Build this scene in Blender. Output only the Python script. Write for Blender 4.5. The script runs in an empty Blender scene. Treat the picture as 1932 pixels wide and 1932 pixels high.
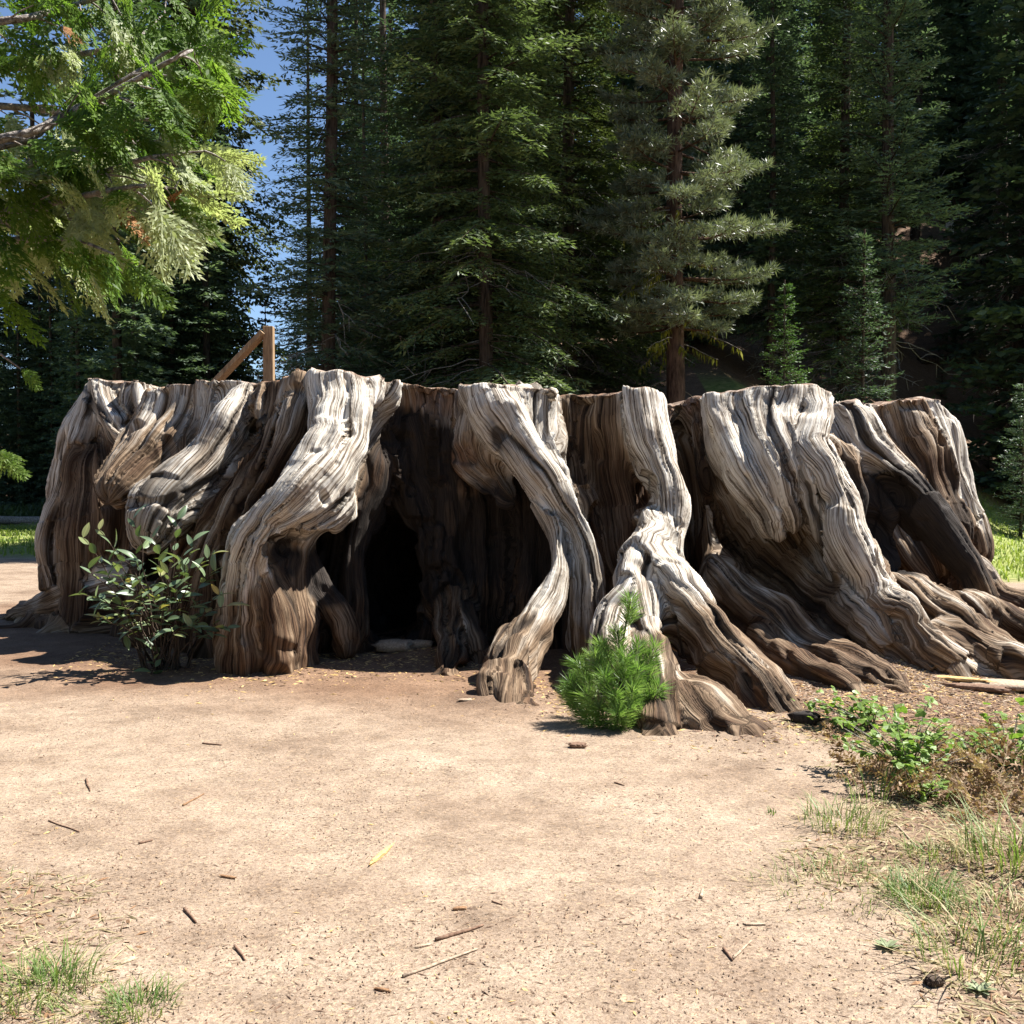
import bpy, math, random
import numpy as np
from mathutils import Vector, Matrix
R = math.radians
SC = bpy.context.scene
COL = SC.collection

# ------------------------------------------------------------------ camera
PITCH = math.atan(52 / 2071.6)
EYE = 1.55
cam = bpy.data.cameras.new('camera')
cam.sensor_width = 36.0
cam.lens = 36.0 * 2071.6 / 1932.0
cam.clip_end = 2000
cam.clip_start = 0.05
cam_o = bpy.data.objects.new('camera', cam)
cam_o.location = (0, 0, EYE)
cam_o.rotation_euler = (R(90) - PITCH, 0, 0)
COL.objects.link(cam_o)
SC.camera = cam_o

# ------------------------------------------------------------------ light
SUN_EL, SUN_BACK = 56.0, 22.0            # elevation, degrees behind the right-hand side
to_sun = Vector((math.cos(R(SUN_EL)) * math.cos(R(SUN_BACK)), math.cos(R(SUN_EL)) * math.sin(R(SUN_BACK)), math.sin(R(SUN_EL))))
sun = bpy.data.lights.new('sun', 'SUN')
sun.energy = 5.0
sun.angle = R(0.53)
sun.color = (1.0, 0.965, 0.91)
sun_o = bpy.data.objects.new('sun', sun)
sun_o.rotation_euler = to_sun.to_track_quat('Z', 'Y').to_euler()
sun_o.location = (30, 10, 40)
COL.objects.link(sun_o)

W = bpy.data.worlds.new('World')
SC.world = W
W.use_nodes = True
nt = W.node_tree
for n in list(nt.nodes): nt.nodes.remove(n)
wo = nt.nodes.new('ShaderNodeOutputWorld')
bg = nt.nodes.new('ShaderNodeBackground')
sk = nt.nodes.new('ShaderNodeTexSky')
sk.sky_type = 'NISHITA'
sk.sun_disc = False
sk.sun_elevation = R(SUN_EL)
sk.sun_rotation = R(90 - SUN_BACK)       # measured from +Y towards +X
sk.altitude = 1900
sk.air_density = 1.0
sk.dust_density = 0.0
sk.ozone_density = 3.0
bg.inputs['Strength'].default_value = 0.06
nt.links.new(sk.outputs[0], bg.inputs[0])
nt.links.new(bg.outputs[0], wo.inputs[0])

SC.view_settings.view_transform = 'Standard'
SC.view_settings.look = 'None'
SC.view_settings.gamma = 1
SC.view_settings.use_curve_mapping = False
SC.view_settings.exposure = 1.52
SC.render.engine = 'CYCLES'
SC.cycles.max_bounces = 6
SC.cycles.transparent_max_bounces = 4

rng = np.random.default_rng(7)
random.seed(7)

# ------------------------------------------------------------------ helpers
def P(X, Y, D):
    """world point seen at pixel (X, Y) of the 1932 px wide photograph, D metres ahead"""
    u, v = (X - 966) / 2071.6, (966 - Y) / 2071.6
    dy = math.cos(PITCH) + v * math.sin(PITCH)
    dz = -math.sin(PITCH) + v * math.cos(PITCH)
    k = D / dy
    return np.array((u * k, D, EYE + dz * k))

def ss(a, b, x):
    t = np.clip((x - a) / (b - a), 0, 1)
    return t * t * (3 - 2 * t)

def _h(i, j, k, s):
    n = (i.astype(np.int64) * 374761393 + j.astype(np.int64) * 668265263 + k.astype(np.int64) * 2147483647 + s * 974634777) & 0xFFFFFFFF
    n = ((n ^ (n >> 13)) * 1274126177) & 0xFFFFFFFF
    n = n ^ (n >> 16)
    return (n & 0xFFFF).astype(np.float32) / 65535.0

def vnoise(x, y, z=None, s=0):
    """value noise in 0..1, two or three dimensions"""
    x = np.asarray(x, np.float64); y = np.asarray(y, np.float64)
    xi, yi = np.floor(x), np.floor(y)
    fx, fy = x - xi, y - yi
    fx = fx * fx * (3 - 2 * fx); fy = fy * fy * (3 - 2 * fy)
    if z is None:
        z0 = np.zeros_like(xi)
        a = _h(xi, yi, z0, s); b = _h(xi + 1, yi, z0, s); c = _h(xi, yi + 1, z0, s); d = _h(xi + 1, yi + 1, z0, s)
        return (a * (1 - fx) + b * fx) * (1 - fy) + (c * (1 - fx) + d * fx) * fy
    z = np.asarray(z, np.float64); zi = np.floor(z); fz = z - zi; fz = fz * fz * (3 - 2 * fz)
    o = 0
    for dz_, wz in ((0, 1 - fz), (1, fz)):
        a = _h(xi, yi, zi + dz_, s); b = _h(xi + 1, yi, zi + dz_, s); c = _h(xi, yi + 1, zi + dz_, s); d = _h(xi + 1, yi + 1, zi + dz_, s)
        o = o + wz * ((a * (1 - fx) + b * fx) * (1 - fy) + (c * (1 - fx) + d * fx) * fy)
    return o

def mesh_np(name, V, F, smooth=False):
    """mesh from vertex array and face array (n, 3) or (n, 4)"""
    V = np.asarray(V, np.float32); F = np.asarray(F, np.int32)
    me = bpy.data.meshes.new(name)
    k = F.shape[1]
    me.vertices.add(len(V)); me.vertices.foreach_set('co', V.ravel())
    me.loops.add(F.size); me.loops.foreach_set('vertex_index', F.ravel())
    me.polygons.add(len(F))
    me.polygons.foreach_set('loop_start', np.arange(0, F.size, k, dtype=np.int32))
    me.polygons.foreach_set('loop_total', np.full(len(F), k, np.int32))
    me.polygons.foreach_set('use_smooth', np.full(len(F), smooth, bool))
    me.update(calc_edges=True)
    return me

def link(name, me, mat=None, parent=None, loc=None):
    o = bpy.data.objects.new(name, me)
    COL.objects.link(o)
    if mat is not None and me is not None and not me.materials: me.materials.append(mat)
    if parent is not None: o.parent = parent
    if loc is not None: o.location = loc
    return o

def tag(o, label, cat, group=None):
    o['label'] = label; o['category'] = cat
    if group: o['group'] = group
    return o

def thing(name, label, cat, loc=(0, 0, 0), rz=0, group=None):
    o = bpy.data.objects.new(name, None); COL.objects.link(o)
    o.empty_display_size = 0.2
    o.location = loc; o.rotation_euler = (0, 0, rz)
    return tag(o, label, cat, group)

def tube(pts, rad, n=7, cap=True, jit=0.0, seed=0):
    """tapered tube along points -> V, F(quads)"""
    pts = np.asarray(pts, float); m = len(pts)
    rad = np.broadcast_to(np.asarray(rad, float), (m,))
    T = np.gradient(pts, axis=0); T /= np.linalg.norm(T, axis=1)[:, None] + 1e-9
    ref = np.array((0.0, 0, 1)) if abs(T[:, 2]).mean() < 0.8 else np.array((0.0, 1, 0))
    A = np.cross(T, ref); A /= np.linalg.norm(A, axis=1)[:, None] + 1e-9
    B = np.cross(T, A)
    th = np.linspace(0, 2 * np.pi, n, endpoint=False)
    r = rad[:, None] * np.ones((m, n))
    if jit:
        g = np.random.default_rng(seed); r = r * (1 + jit * (g.random((m, n)) - 0.5))
    V = pts[:, None] + r[..., None] * (np.cos(th)[None, :, None] * A[:, None] + np.sin(th)[None, :, None] * B[:, None])
    V = V.reshape(-1, 3)
    i = np.arange(m - 1)[:, None] * n; j = np.arange(n)[None]
    jn = (j + 1) % n
    F = np.stack([(i + j), (i + jn), (i + n + jn), (i + n + j)], -1).reshape(-1, 4)
    if cap:
        c0, c1 = len(V), len(V) + 1
        V = np.vstack([V, pts[:1], pts[-1:]])
        j = np.arange(n); jn = (j + 1) % n
        F = np.vstack([F, np.stack([jn, j, np.full(n, c0), np.full(n, c0)], -1)[:, [0, 1, 2, 2]],
                       np.stack([(m - 1) * n + j, (m - 1) * n + jn, np.full(n, c1), np.full(n, c1)], -1)])
    return V, F

class MB:
    """collects shapes into one mesh (quads as quads, fans as triangles)"""
    def __init__(s): s.V = []; s.F = []; s.n = 0
    def add(s, V, F):
        F = np.asarray(F); s.V.append(np.asarray(V, float)); s.F.append(F + s.n); s.n += len(V); return s
    def tube(s, *a, **k): return s.add(*tube(*a, **k))
    def build(s, name, mat, parent=None, smooth=True, loc=None):
        return link(name, s.mesh(name, smooth), mat, parent, loc)
    def mesh(s, name, smooth=True):
        V = np.vstack(s.V); fs = []
        for F in s.F:
            for f in F.tolist():
                g = [f[0]]
                for q in f[1:]:
                    if q not in g: g.append(q)
                fs.append(g)
        me = bpy.data.meshes.new(name); me.from_pydata(V.tolist(), [], fs); me.update()
        me.polygons.foreach_set('use_smooth', [smooth] * len(me.polygons))
        return me

def box(cx, cy, cz, sx, sy, sz):
    V = np.array([(x, y, z) for z in (-.5, .5) for y in (-.5, .5) for x in (-.5, .5)]) * (sx, sy, sz) + (cx, cy, cz)
    F = np.array([(0, 2, 3, 1), (4, 5, 7, 6), (0, 1, 5, 4), (2, 6, 7, 3), (0, 4, 6, 2), (1, 3, 7, 5)])
    return V, F

def quads(C, U, Wd):
    """rhombic needle blades: from C along U (length vector), half-width vector Wd"""
    V = np.stack([C, C + U * 0.45 + Wd, C + U, C + U * 0.45 - Wd], 1).reshape(-1, 3)
    F = np.arange(len(V)).reshape(-1, 4)
    return V, F

# ------------------------------------------------------------------ node helpers
def newmat(name):
    m = bpy.data.materials.new(name); m.use_nodes = True
    t = m.node_tree
    for n in list(t.nodes): t.nodes.remove(n)
    return m, t
def N(t, typ, **kw):
    n = t.nodes.new(typ)
    for k, v in kw.items():
        if k == 'inp':
            for a, b in v.items():
                if isinstance(b, bpy.types.NodeSocket): t.links.new(b, n.inputs[a])
                else: n.inputs[a].default_value = b
        else: setattr(n, k, v)
    return n
def ramp(t, fac, stops, interp='LINEAR'):
    n = t.nodes.new('ShaderNodeValToRGB'); n.color_ramp.interpolation = interp
    e = n.color_ramp.elements
    while len(e) < len(stops): e.new(0.5)
    for k, (p, c) in enumerate(stops):
        e[k].position = p; e[k].color = (*c, 1) if len(c) == 3 else c
    t.links.new(fac, n.inputs[0]); return n.outputs[0]
def mix(t, fac, a, b, blend='MIX'):
    n = t.nodes.new('ShaderNodeMix'); n.data_type = 'RGBA'; n.blend_type = blend
    for s, v in ((0, fac), (6, a), (7, b)):
        if isinstance(v, bpy.types.NodeSocket): t.links.new(v, n.inputs[s])
        elif s == 0: n.inputs[0].default_value = v
        else: n.inputs[s].default_value = (*v, 1)
    return n.outputs[2]
def math_(t, op, a, b=0.0, c=None):
    n = t.nodes.new('ShaderNodeMath'); n.operation = op
    for i, v in enumerate((a, b) if c is None else (a, b, c)):
        if isinstance(v, bpy.types.NodeSocket): t.links.new(v, n.inputs[i])
        else: n.inputs[i].default_value = v
    return n.outputs[0]
def noise(t, vec, scale, detail=3, rough=0.55, dim='3D'):
    n = t.nodes.new('ShaderNodeTexNoise'); n.noise_dimensions = dim
    n.inputs['Scale'].default_value = scale; n.inputs['Detail'].default_value = detail; n.inputs['Roughness'].default_value = rough
    if vec is not None: t.links.new(vec, n.inputs['Vector'])
    return n.outputs['Fac']
def scaled(t, vec, s):
    n = t.nodes.new('ShaderNodeMapping'); n.inputs['Scale'].default_value = s
    t.links.new(vec, n.inputs['Vector']); return n.outputs[0]
def finish(t, color, rough=0.9, height=None, dist=0.01, strength=0.6, spec=0.3):
    b = t.nodes.new('ShaderNodeBsdfPrincipled'); o = t.nodes.new('ShaderNodeOutputMaterial')
    if isinstance(color, bpy.types.NodeSocket): t.links.new(color, b.inputs['Base Color'])
    else: b.inputs['Base Color'].default_value = (*color, 1)
    if isinstance(rough, bpy.types.NodeSocket): t.links.new(rough, b.inputs['Roughness'])
    else: b.inputs['Roughness'].default_value = rough
    b.inputs['Specular IOR Level'].default_value = spec
    if height is not None:
        bp = t.nodes.new('ShaderNodeBump'); bp.inputs['Strength'].default_value = strength; bp.inputs['Distance'].default_value = dist
        t.links.new(height, bp.inputs['Height']); t.links.new(bp.outputs[0], b.inputs['Normal'])
    t.links.new(b.outputs[0], o.inputs[0])
    return b
# ------------------------------------------------------------------ stump: one solid carved from a distance field
# every fold is a chain of (photo X, photo Y, distance, radius); kind, greyness (weathering plus painted light and shade), reddish
CH = [
 # left flank
 ('buttress', .45, [(250,728,12.5,.36),(215,790,12.4,.38),(190,880,12.3,.40),(172,960,12.2,.40),(135,1040,12.0,.33),(150,1110,12.0,.30)]),
 ('buttress', .55, [(195,745,12.2,.16),(212,790,12.0,.17),(245,830,11.8,.16),(283,860,11.7,.06)]),
 ('buttress', .5, [(290,735,12.1,.28),(285,790,12.0,.2),(290,840,12.0,.12)]),
 ('buttress', .2, [(200,900,12.1,.45),(210,1000,12.0,.5),(200,1100,11.9,.45)]),
 ('buttress', .32, [(365,730,11.6,.38),(345,800,11.4,.36),(300,860,11.1,.32),(250,905,10.8,.25),(222,932,10.6,.15)]),
 ('buttress', .45,[(425,735,11.3,.30),(410,800,11.2,.25),(385,860,11.0,.24)]),
 ('buttress', .7, [(470,740,11.1,.30),(448,800,10.8,.28),(400,870,10.5,.26),(345,925,10.2,.24),(305,965,10.0,.20),(288,1010,9.95,.13)]),
 ('buttress', .3, [(360,960,11.1,.35),(330,1060,11.0,.4),(310,1180,10.8,.45)]),
 ('buttress', .2,[(545,745,10.8,.30),(520,830,10.5,.28),(475,900,10.2,.24),(440,960,10.1,.22),(405,1030,10.1,.2),(385,1110,10.2,.25),(370,1200,10.2,.25)]),
 ('buttress', .22,[(590,740,10.6,.25),(565,830,10.3,.25),(525,905,10.0,.22),(480,975,9.85,.2),(445,1040,9.85,.2),(430,1120,9.85,.22),(425,1220,9.8,.26)]),
 # big leaning leg left of the hollow
 ('buttress', .85,[(655,728,10.1,.28),(658,790,9.85,.27),(645,850,9.6,.26),(605,910,9.3,.27),(555,962,9.1,.24),(505,1005,9.0,.19),(478,1055,9.05,.17),(466,1115,9.1,.17),(466,1185,9.1,.19),(472,1268,9.1,.22)]),
 ('buttress', .75,[(712,735,10.2,.18),(698,800,10.0,.20),(672,870,9.75,.22),(648,930,9.5,.20),(600,972,9.3,.17),(560,1000,9.15,.11)]),
 ('buttress', .5, [(560,1010,9.6,.10),(552,1060,9.5,.10),(545,1120,9.4,.11),(556,1180,9.3,.11),(545,1265,9.2,.13)]),
 ('buttress', .4, [(500,1030,9.1,.10),(500,1090,9.05,.08),(520,1150,9.02,.09),(528,1210,9.0,.10),(520,1255,9.0,.1)]),
 # arch right of the hollow
 ('buttress', .85,[(925,738,10.0,.24),(945,790,9.9,.24),(985,850,9.75,.22),(1025,910,9.6,.19),(1062,965,9.5,.14),(1092,1020,9.45,.115),(1104,1080,9.4,.105),(1110,1150,9.35,.11),(1112,1210,9.3,.12)]),
 ('buttress', .8, [(1010,742,10.1,.22),(1012,800,10.0,.2),(1022,860,9.85,.18),(1045,920,9.7,.16)]),
 # middle wall
 ('buttress', .18, [(1085,745,10.7,.25),(1090,850,10.7,.3),(1105,960,10.6,.3),(1125,1060,10.5,.35),(1130,1160,10.4,.35)]),
 ('buttress', .3, [(1088,930,9.85,.14),(1100,970,9.8,.13)]),
 ('buttress', .28,[(1150,745,10.45,.25),(1150,830,10.4,.26),(1160,910,10.4,.24),(1170,980,10.35,.2),(1180,1060,10.2,.2)]),
 ('buttress', .85,[(1212,742,10.1,.17),(1222,810,9.95,.17),(1240,870,9.75,.16),(1258,930,9.55,.14),(1262,985,9.4,.11),(1262,1030,9.2,.10)]),
 ('buttress', .75,[(1230,970,9.6,.11),(1245,1010,9.3,.14),(1232,1050,9.0,.16),(1262,1085,8.75,.14),(1300,1125,8.45,.14),(1350,1180,8.1,.13),(1400,1235,7.85,.12),(1450,1285,7.6,.12),(1488,1340,7.4,.12)]),
 ('buttress', .85,[(1212,1040,9.0,.07),(1205,1080,8.8,.11),(1212,1130,8.55,.13),(1225,1180,8.3,.12)]),
 ('root', .85, [(1215,1090,8.75,.12),(1180,1140,8.5,.12),(1155,1170,8.4,.10),(1150,1220,8.1,.14),(1180,1290,7.7,.15)]),
 ('root', .85, [(1160,1135,8.6,.06),(1150,1160,8.45,.08),(1150,1200,8.2,.09)]),
 ('root', .7, [(1225,1190,8.15,.12),(1240,1250,7.6,.12),(1250,1310,7.2,.10),(1255,1375,6.9,.10)]),
 ('root', .7, [(1260,1285,7.5,.12),(1300,1305,7.3,.13),(1345,1330,7.1,.13),(1380,1365,6.95,.10)]),
 ('root', .6, [(1290,1320,7.2,.12),(1330,1360,6.95,.11),(1385,1385,6.85,.06)]),
 ('root', .6, [(1370,1245,7.9,.09),(1405,1290,7.65,.11),(1440,1335,7.45,.09)]),
 # dark cleft and its long brown root
 ('buttress', .5, [(1285,775,10.9,.15),(1275,850,10.8,.15),(1285,930,10.5,.2),(1310,1010,10.2,.2),(1350,1085,9.9,.2),(1410,1150,9.5,.19),(1490,1210,9.1,.18),(1570,1258,8.7,.15),(1650,1300,8.3,.12),(1725,1335,7.8,.07)]),
 ('root', .4, [(1430,1200,9.0,.12),(1510,1250,8.55,.10),(1600,1298,8.1,.08)]),
 # great grey mass on the right
 ('buttress', .85,[(1358,748,10.3,.18),(1372,810,10.08,.19),(1405,880,9.7,.17),(1440,940,9.55,.12),(1462,1000,9.6,.06)]),
 ('buttress', .9, [(1400,745,10.15,.17),(1410,800,10.0,.17),(1440,860,9.65,.15),(1465,920,9.5,.11),(1490,990,9.55,.05)]),
 ('buttress', .9, [(1445,742,10.05,.16),(1440,800,9.92,.16),(1465,850,9.6,.14),(1490,900,9.5,.11),(1500,960,9.55,.05)]),
 ('buttress', .9, [(1495,740,10.0,.17),(1480,800,9.9,.17),(1500,860,9.6,.15),(1525,920,9.5,.12),(1540,990,9.55,.09)]),
 ('buttress', .95,[(1540,738,10.05,.17),(1545,790,9.8,.15),(1532,840,9.55,.14),(1560,880,9.4,.13),(1588,940,9.3,.13),(1598,1000,9.2,.13),(1625,1060,9.1,.12),(1645,1100,9.1,.11),(1662,1135,9.0,.11),(1705,1155,8.9,.13),(1725,1185,8.8,.13),(1745,1215,8.75,.13),(1785,1240,8.65,.11)]),
 ('buttress', .4, [(1400,880,11.0,.5),(1440,980,10.8,.45),(1500,1070,10.4,.38),(1560,1140,9.8,.27),(1630,1180,9.2,.25),(1690,1230,8.9,.17),(1740,1270,8.7,.12)]),
 ('buttress', .45,[(1530,900,10.5,.45),(1570,1010,10.2,.36),(1620,1110,9.6,.24),(1680,1185,9.1,.16)]),
 ('root', .75, [(1600,1130,9.2,.09),(1640,1165,8.95,.10),(1670,1200,8.8,.07)]),
 ('root', .6, [(1640,1140,9.1,.07),(1690,1190,8.85,.08),(1710,1225,8.8,.06)]),
 # burnt saddle between the two right-hand masses
 ('buttress', .6, [(1575,790,10.9,.24),(1610,845,10.7,.22),(1665,885,10.55,.19),(1715,925,10.4,.16),(1745,960,10.35,.13)]),
 ('buttress', .3, [(1745,955,10.3,.12),(1790,1010,10.2,.11),(1818,1050,10.1,.10),(1850,1100,10.0,.08),(1872,1140,9.9,.05)]),
 ('buttress', .1, [(1640,900,10.6,.15),(1660,960,10.45,.11),(1668,1010,10.3,.09),(1695,1065,10.0,.12)]),
 ('root', .4, [(1680,1050,10.0,.16),(1745,1090,9.8,.15),(1800,1125,9.5,.14),(1850,1165,9.2,.12)]),
 ('root', .5, [(1700,1100,9.8,.2),(1790,1170,9.3,.16),(1870,1215,8.9,.13),(1960,1255,8.6,.12)]),
 ('root', .7, [(1770,1180,9.1,.08),(1820,1200,8.9,.10),(1880,1225,8.7,.09),(1950,1245,8.5,.1)]),
 ('root', .5, [(1830,1130,9.7,.18),(1890,1180,9.3,.17),(1980,1220,9.0,.16)]),
 # far right mass
 ('buttress', .28, [(1610,775,12.0,.3),(1640,850,11.9,.35),(1690,950,11.8,.4),(1740,1040,11.5,.4)]),
 ('buttress', .25,[(1680,772,12.1,.32),(1710,860,12.0,.38),(1750,960,11.9,.38),(1780,1040,11.7,.3)]),
 ('buttress', .8, [(1748,772,12.2,.24),(1768,830,12.1,.22),(1792,890,12.0,.2),(1812,950,11.95,.18),(1828,1000,11.9,.14)]),
 ('buttress', .4, [(1835,990,11.9,.14),(1848,1030,11.85,.13),(1846,1060,11.8,.08)]),
 ('root', .4, [(1790,1060,11.4,.2),(1850,1080,11.2,.17),(1880,1125,11.0,.15),(1940,1150,10.7,.17),(2010,1180,10.4,.18)]),
 ('buttress', .2, [(165,1030,12.5,.42),(178,1150,12.4,.42),(260,1165,11.7,.4)]),
 # loose-looking roots on the left
 ('root', .98, [(250,1085,11.6,.26),(190,1098,11.6,.22),(130,1118,11.8,.19),(75,1140,12.1,.14),(35,1156,12.5,.09)]),
 ('root', .5, [(160,1130,12.6,.12),(130,1160,12.3,.10),(100,1180,12.1,.06)]),
 ('root', .5, [(60,1175,12.0,.09),(35,1190,11.9,.08),(0,1195,11.8,.09),(-40,1200,11.7,.08)]),
 ('root', .5, [(105,1190,11.6,.09),(75,1205,11.5,.07)]),
]
# carved hollows: (X, Y, D, rx, ry, rz, smoothing)
CUT = [
 (737,1095,10.8,.41,1.9,.66,.10), (760,935,9.95,.40,.62,.60,.1), (740,850,9.9,.26,.5,.5,.1),
 (950,1070,9.9,.43,.8,.72,.1), (930,965,9.9,.30,.55,.45,.12), (800,1130,9.6,.55,.75,.42,.1),
 (985,815,10.35,.14,.3,.35,.08), (622,1085,9.6,.13,.5,.36,.06), (556,1036,9.1,.20,.35,.075,.03), (612,1050,9.5,.12,.4,.22,.04),
 (668,1010,10.2,.10,.5,.22,.05), (690,1150,10.1,.12,.5,.14,.05), (800,1010,10.3,.09,.4,.2,.05), (780,1110,10.1,.12,.5,.2,.05), (715,955,10.2,.10,.4,.14,.05),
 (268,830,11.75,.18,.4,.32,.08), (1302,920,10.3,.17,1.1,1.0,.08), (1262,850,10.4,.08,.6,.6,.06),
 (1690,1000,9.9,.30,.6,.40,.06), (1745,1030,9.85,.24,.5,.28,.06), (1790,1085,9.8,.14,.4,.14,.05), (1690,930,10.15,.2,.3,.16,.05),
 (1215,935,9.75,.12,.3,.2,.05), (1345,890,9.75,.10,.2,.14,.05), (1275,1225,8.0,.16,.4,.14,.05), (1340,1290,7.6,.25,.3,.15,.05),
 (1600,820,11.3,.16,.5,.5,.06),(300,1000,10.9,.22,.5,.5,.08),
]
LATE = [
 ('buttress', .25, [(712,880,10.35,.13),(700,940,10.3,.12),(680,1000,10.2,.10),(668,1070,10.1,.09),(672,1140,10.0,.09),(665,1200,9.9,.08)]),
 ('buttress', .25, [(752,830,10.7,.2),(775,910,10.65,.2),(800,985,10.6,.17),(818,1060,10.55,.14)]),
 ('buttress', .25, [(905,860,10.75,.24),(915,930,10.75,.28),(925,1020,10.7,.30),(925,1100,10.6,.30),(920,1190,10.5,.28)]),
 ('buttress', .25, [(985,900,10.55,.22),(1000,980,10.5,.25),(1005,1060,10.4,.26),(1000,1130,10.3,.25),(990,1190,10.2,.24)]),
 ('buttress', .45, [(850,740,10.9,.18),(846,820,10.75,.19),(850,890,10.7,.21),(856,960,10.65,.23),(862,1040,10.6,.24),(862,1110,10.4,.20),(855,1180,9.8,.13),(850,1225,9.3,.08),(848,1265,9.0,.05)]),
 ('buttress', .45, [(905,740,10.6,.16),(890,830,10.4,.17),(902,880,10.25,.15),(930,908,10.1,.11),(960,940,9.95,.09)]),
 ('root', .5, [(880,1150,9.9,.10),(897,1200,9.5,.07),(905,1230,9.4,.05)]),
 ('buttress', .85, [(1020,920,9.62,.12),(1044,985,9.45,.09),(1055,1045,9.32,.075),(1050,1105,9.15,.08),(1018,1168,8.92,.115),(985,1225,8.55,.13),(962,1275,8.2,.13),(955,1325,7.8,.12),(952,1365,7.65,.08)]),
 ('root', .6, [(985,1165,9.2,.07),(955,1205,8.8,.09),(940,1250,8.5,.08)]),
 ('root', .6, [(930,1260,8.15,.06),(928,1300,7.95,.07),(944,1335,7.75,.06)]),
 ('root', .6, [(985,1255,8.2,.06),(990,1295,8.0,.06),(985,1330,7.75,.05)]),
 ('buttress', .3, [(592,1060,9.75,.07),(606,1110,9.7,.07),(632,1150,9.65,.08),(650,1190,9.6,.08),(655,1225,9.55,.06)]),
]
GAP = [
 [(310,735,11.9,.05),(300,790,11.7,.11),(262,850,11.5,.15),(225,960,11.4,.15),(215,1050,11.3,.2)],
 [(400,840,10.9,.05),(350,910,10.6,.08),(290,955,10.4,.12),(250,985,10.3,.14)],
 [(508,740,10.7,.05),(484,810,10.4,.08),(440,870,10.15,.1),(395,930,9.95,.1),(355,990,9.85,.1),(340,1060,9.9,.08)],
 [(606,760,10.3,.07),(592,830,9.95,.1),(545,905,9.7,.1),(480,970,9.5,.1),(440,1020,9.45,.08)],
 [(560,740,10.4,.04),(535,830,10.1,.06),(490,905,9.85,.06),(450,965,9.7,.06),(415,1050,9.6,.05),(400,1120,9.6,.04)],
 [(1060,745,10.05,.05),(1068,850,9.9,.1),(1095,930,9.85,.07),(1125,1000,9.8,.12),(1150,1100,9.7,.13),(1140,1180,9.6,.13)],
 [(1272,770,10.5,.08),(1300,860,10.4,.14),(1330,950,10.2,.17),(1380,1040,10.0,.17),(1440,1110,9.8,.15),(1500,1150,9.5,.1)],
 [(1517,830,9.6,.035),(1535,900,9.6,.07),(1560,980,9.5,.06)],
 [(1575,770,10.7,.05),(1605,890,10.2,.1),(1622,980,9.9,.12),(1655,1050,9.7,.1),(1690,1110,9.4,.1),(1740,1150,9.1,.07)],
 [(685,735,9.9,.03),(690,800,9.8,.03),(668,860,9.6,.03)],
]
HV = 0.032
B0 = np.array((-6.3, 6.55, -0.22)); B1 = np.array((6.5, 16.9, 2.95))
NX, NY, NZ = (np.ceil((B1 - B0) / HV).astype(int) + 1)
gx = (B0[0] + HV * np.arange(NX)).astype(np.float32); gy = (B0[1] + HV * np.arange(NY)).astype(np.float32); gz = (B0[2] + HV * np.arange(NZ)).astype(np.float32)
CX, CY = -0.1, 13.15
def core_radii(z):
    return 4.25 + 0.6 * (1 - z / 2.5) ** 2, 2.75 + 0.45 * (1 - z / 2.5) ** 2
th2 = np.arctan2((gy[None, :] - CY), (gx[:, None] - CX)).astype(np.float32)
lob = 1 + 0.035 * np.sin(9 * th2 + 1) + 0.03 * np.sin(14 * th2 + 2.2) * (th2 > 0)
FLD = np.empty((NX, NY, NZ), np.float32)
for k, z in enumerate(gz):
    rx, ry = core_radii(min(max(z, 0), 2.5))
    rho = np.sqrt(((gx[:, None] - CX) / (rx * lob)) ** 2 + ((gy[None, :] - CY) / (ry * lob)) ** 2)
    FLD[:, :, k] = (rho - 1) * (2 * rx * ry / (rx + ry)) * 0.8
def catmull(pts, n=4):
    pts = np.asarray(pts, float); out = []
    q = np.vstack([2 * pts[0] - pts[1], pts, 2 * pts[-1] - pts[-2]])
    for i in range(1, len(q) - 2):
        for t in np.linspace(0, 1, n, endpoint=False):
            a, b, c, d = q[i - 1], q[i], q[i + 1], q[i + 2]
            out.append(0.5 * (2 * b + (c - a) * t + (2 * a - 5 * b + 4 * c - d) * t * t + (3 * b - a - 3 * c + d) * t ** 3))
    out.append(pts[-1]); return np.array(out)
CHAINS = []
wr = np.random.default_rng(3)
for kind, grey, pl in CH + LATE:
    pts = np.array([[*P(x, y, d), r] for x, y, d, r in pl])
    if pl[0][1] < 790 and kind == 'buttress': pts = np.vstack([pts[:1] + (pts[:1] - pts[1:2]) * np.array((.3, .3, 0, 0)) + np.array((0, 0, .35, 0)), pts])
    c = catmull(pts, 3)
    c[1:-1, :3] += (wr.random((len(c) - 2, 3)) - 0.5) * 0.02
    if kind == 'root': c[:, 3] *= 0.8
    c[:, 3] = np.maximum(c[:, 3] * (0.96 + 0.08 * wr.random(len(c))), 0.035)
    CHAINS.append((kind, grey, c))
toes = []
for kind, grey, c in CHAINS:
    e_, d_ = c[-1], c[-1, :3] - c[-4, :3]
    if e_[2] > .28 or abs(d_[2]) > 1.6 * np.hypot(d_[0], d_[1]): continue
    h_ = np.array((d_[0], d_[1], 0.)); h_ /= np.linalg.norm(h_) + 1e-9; sd_ = np.array((-h_[1], h_[0], 0.))
    for q, ln in ((wr.uniform(.35, .6), .34), (-wr.uniform(.35, .6), .26)):
        v_ = h_ + sd_ * q; r_ = e_[3]
        pts = [np.append(c[-4, :3] + sd_ * q * .04, r_ * .7)] + [np.append(e_[:3] + v_ * ln * f + sd_ * q * .10 * f * f + np.array((0, 0, -e_[2] * f - .10 * f)), r_ * (.62 - .42 * f)) for f in (.1, .5, 1.0)]
        toes.append(('root', grey, catmull(np.array(pts), 2)))
CHAINS += toes
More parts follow.
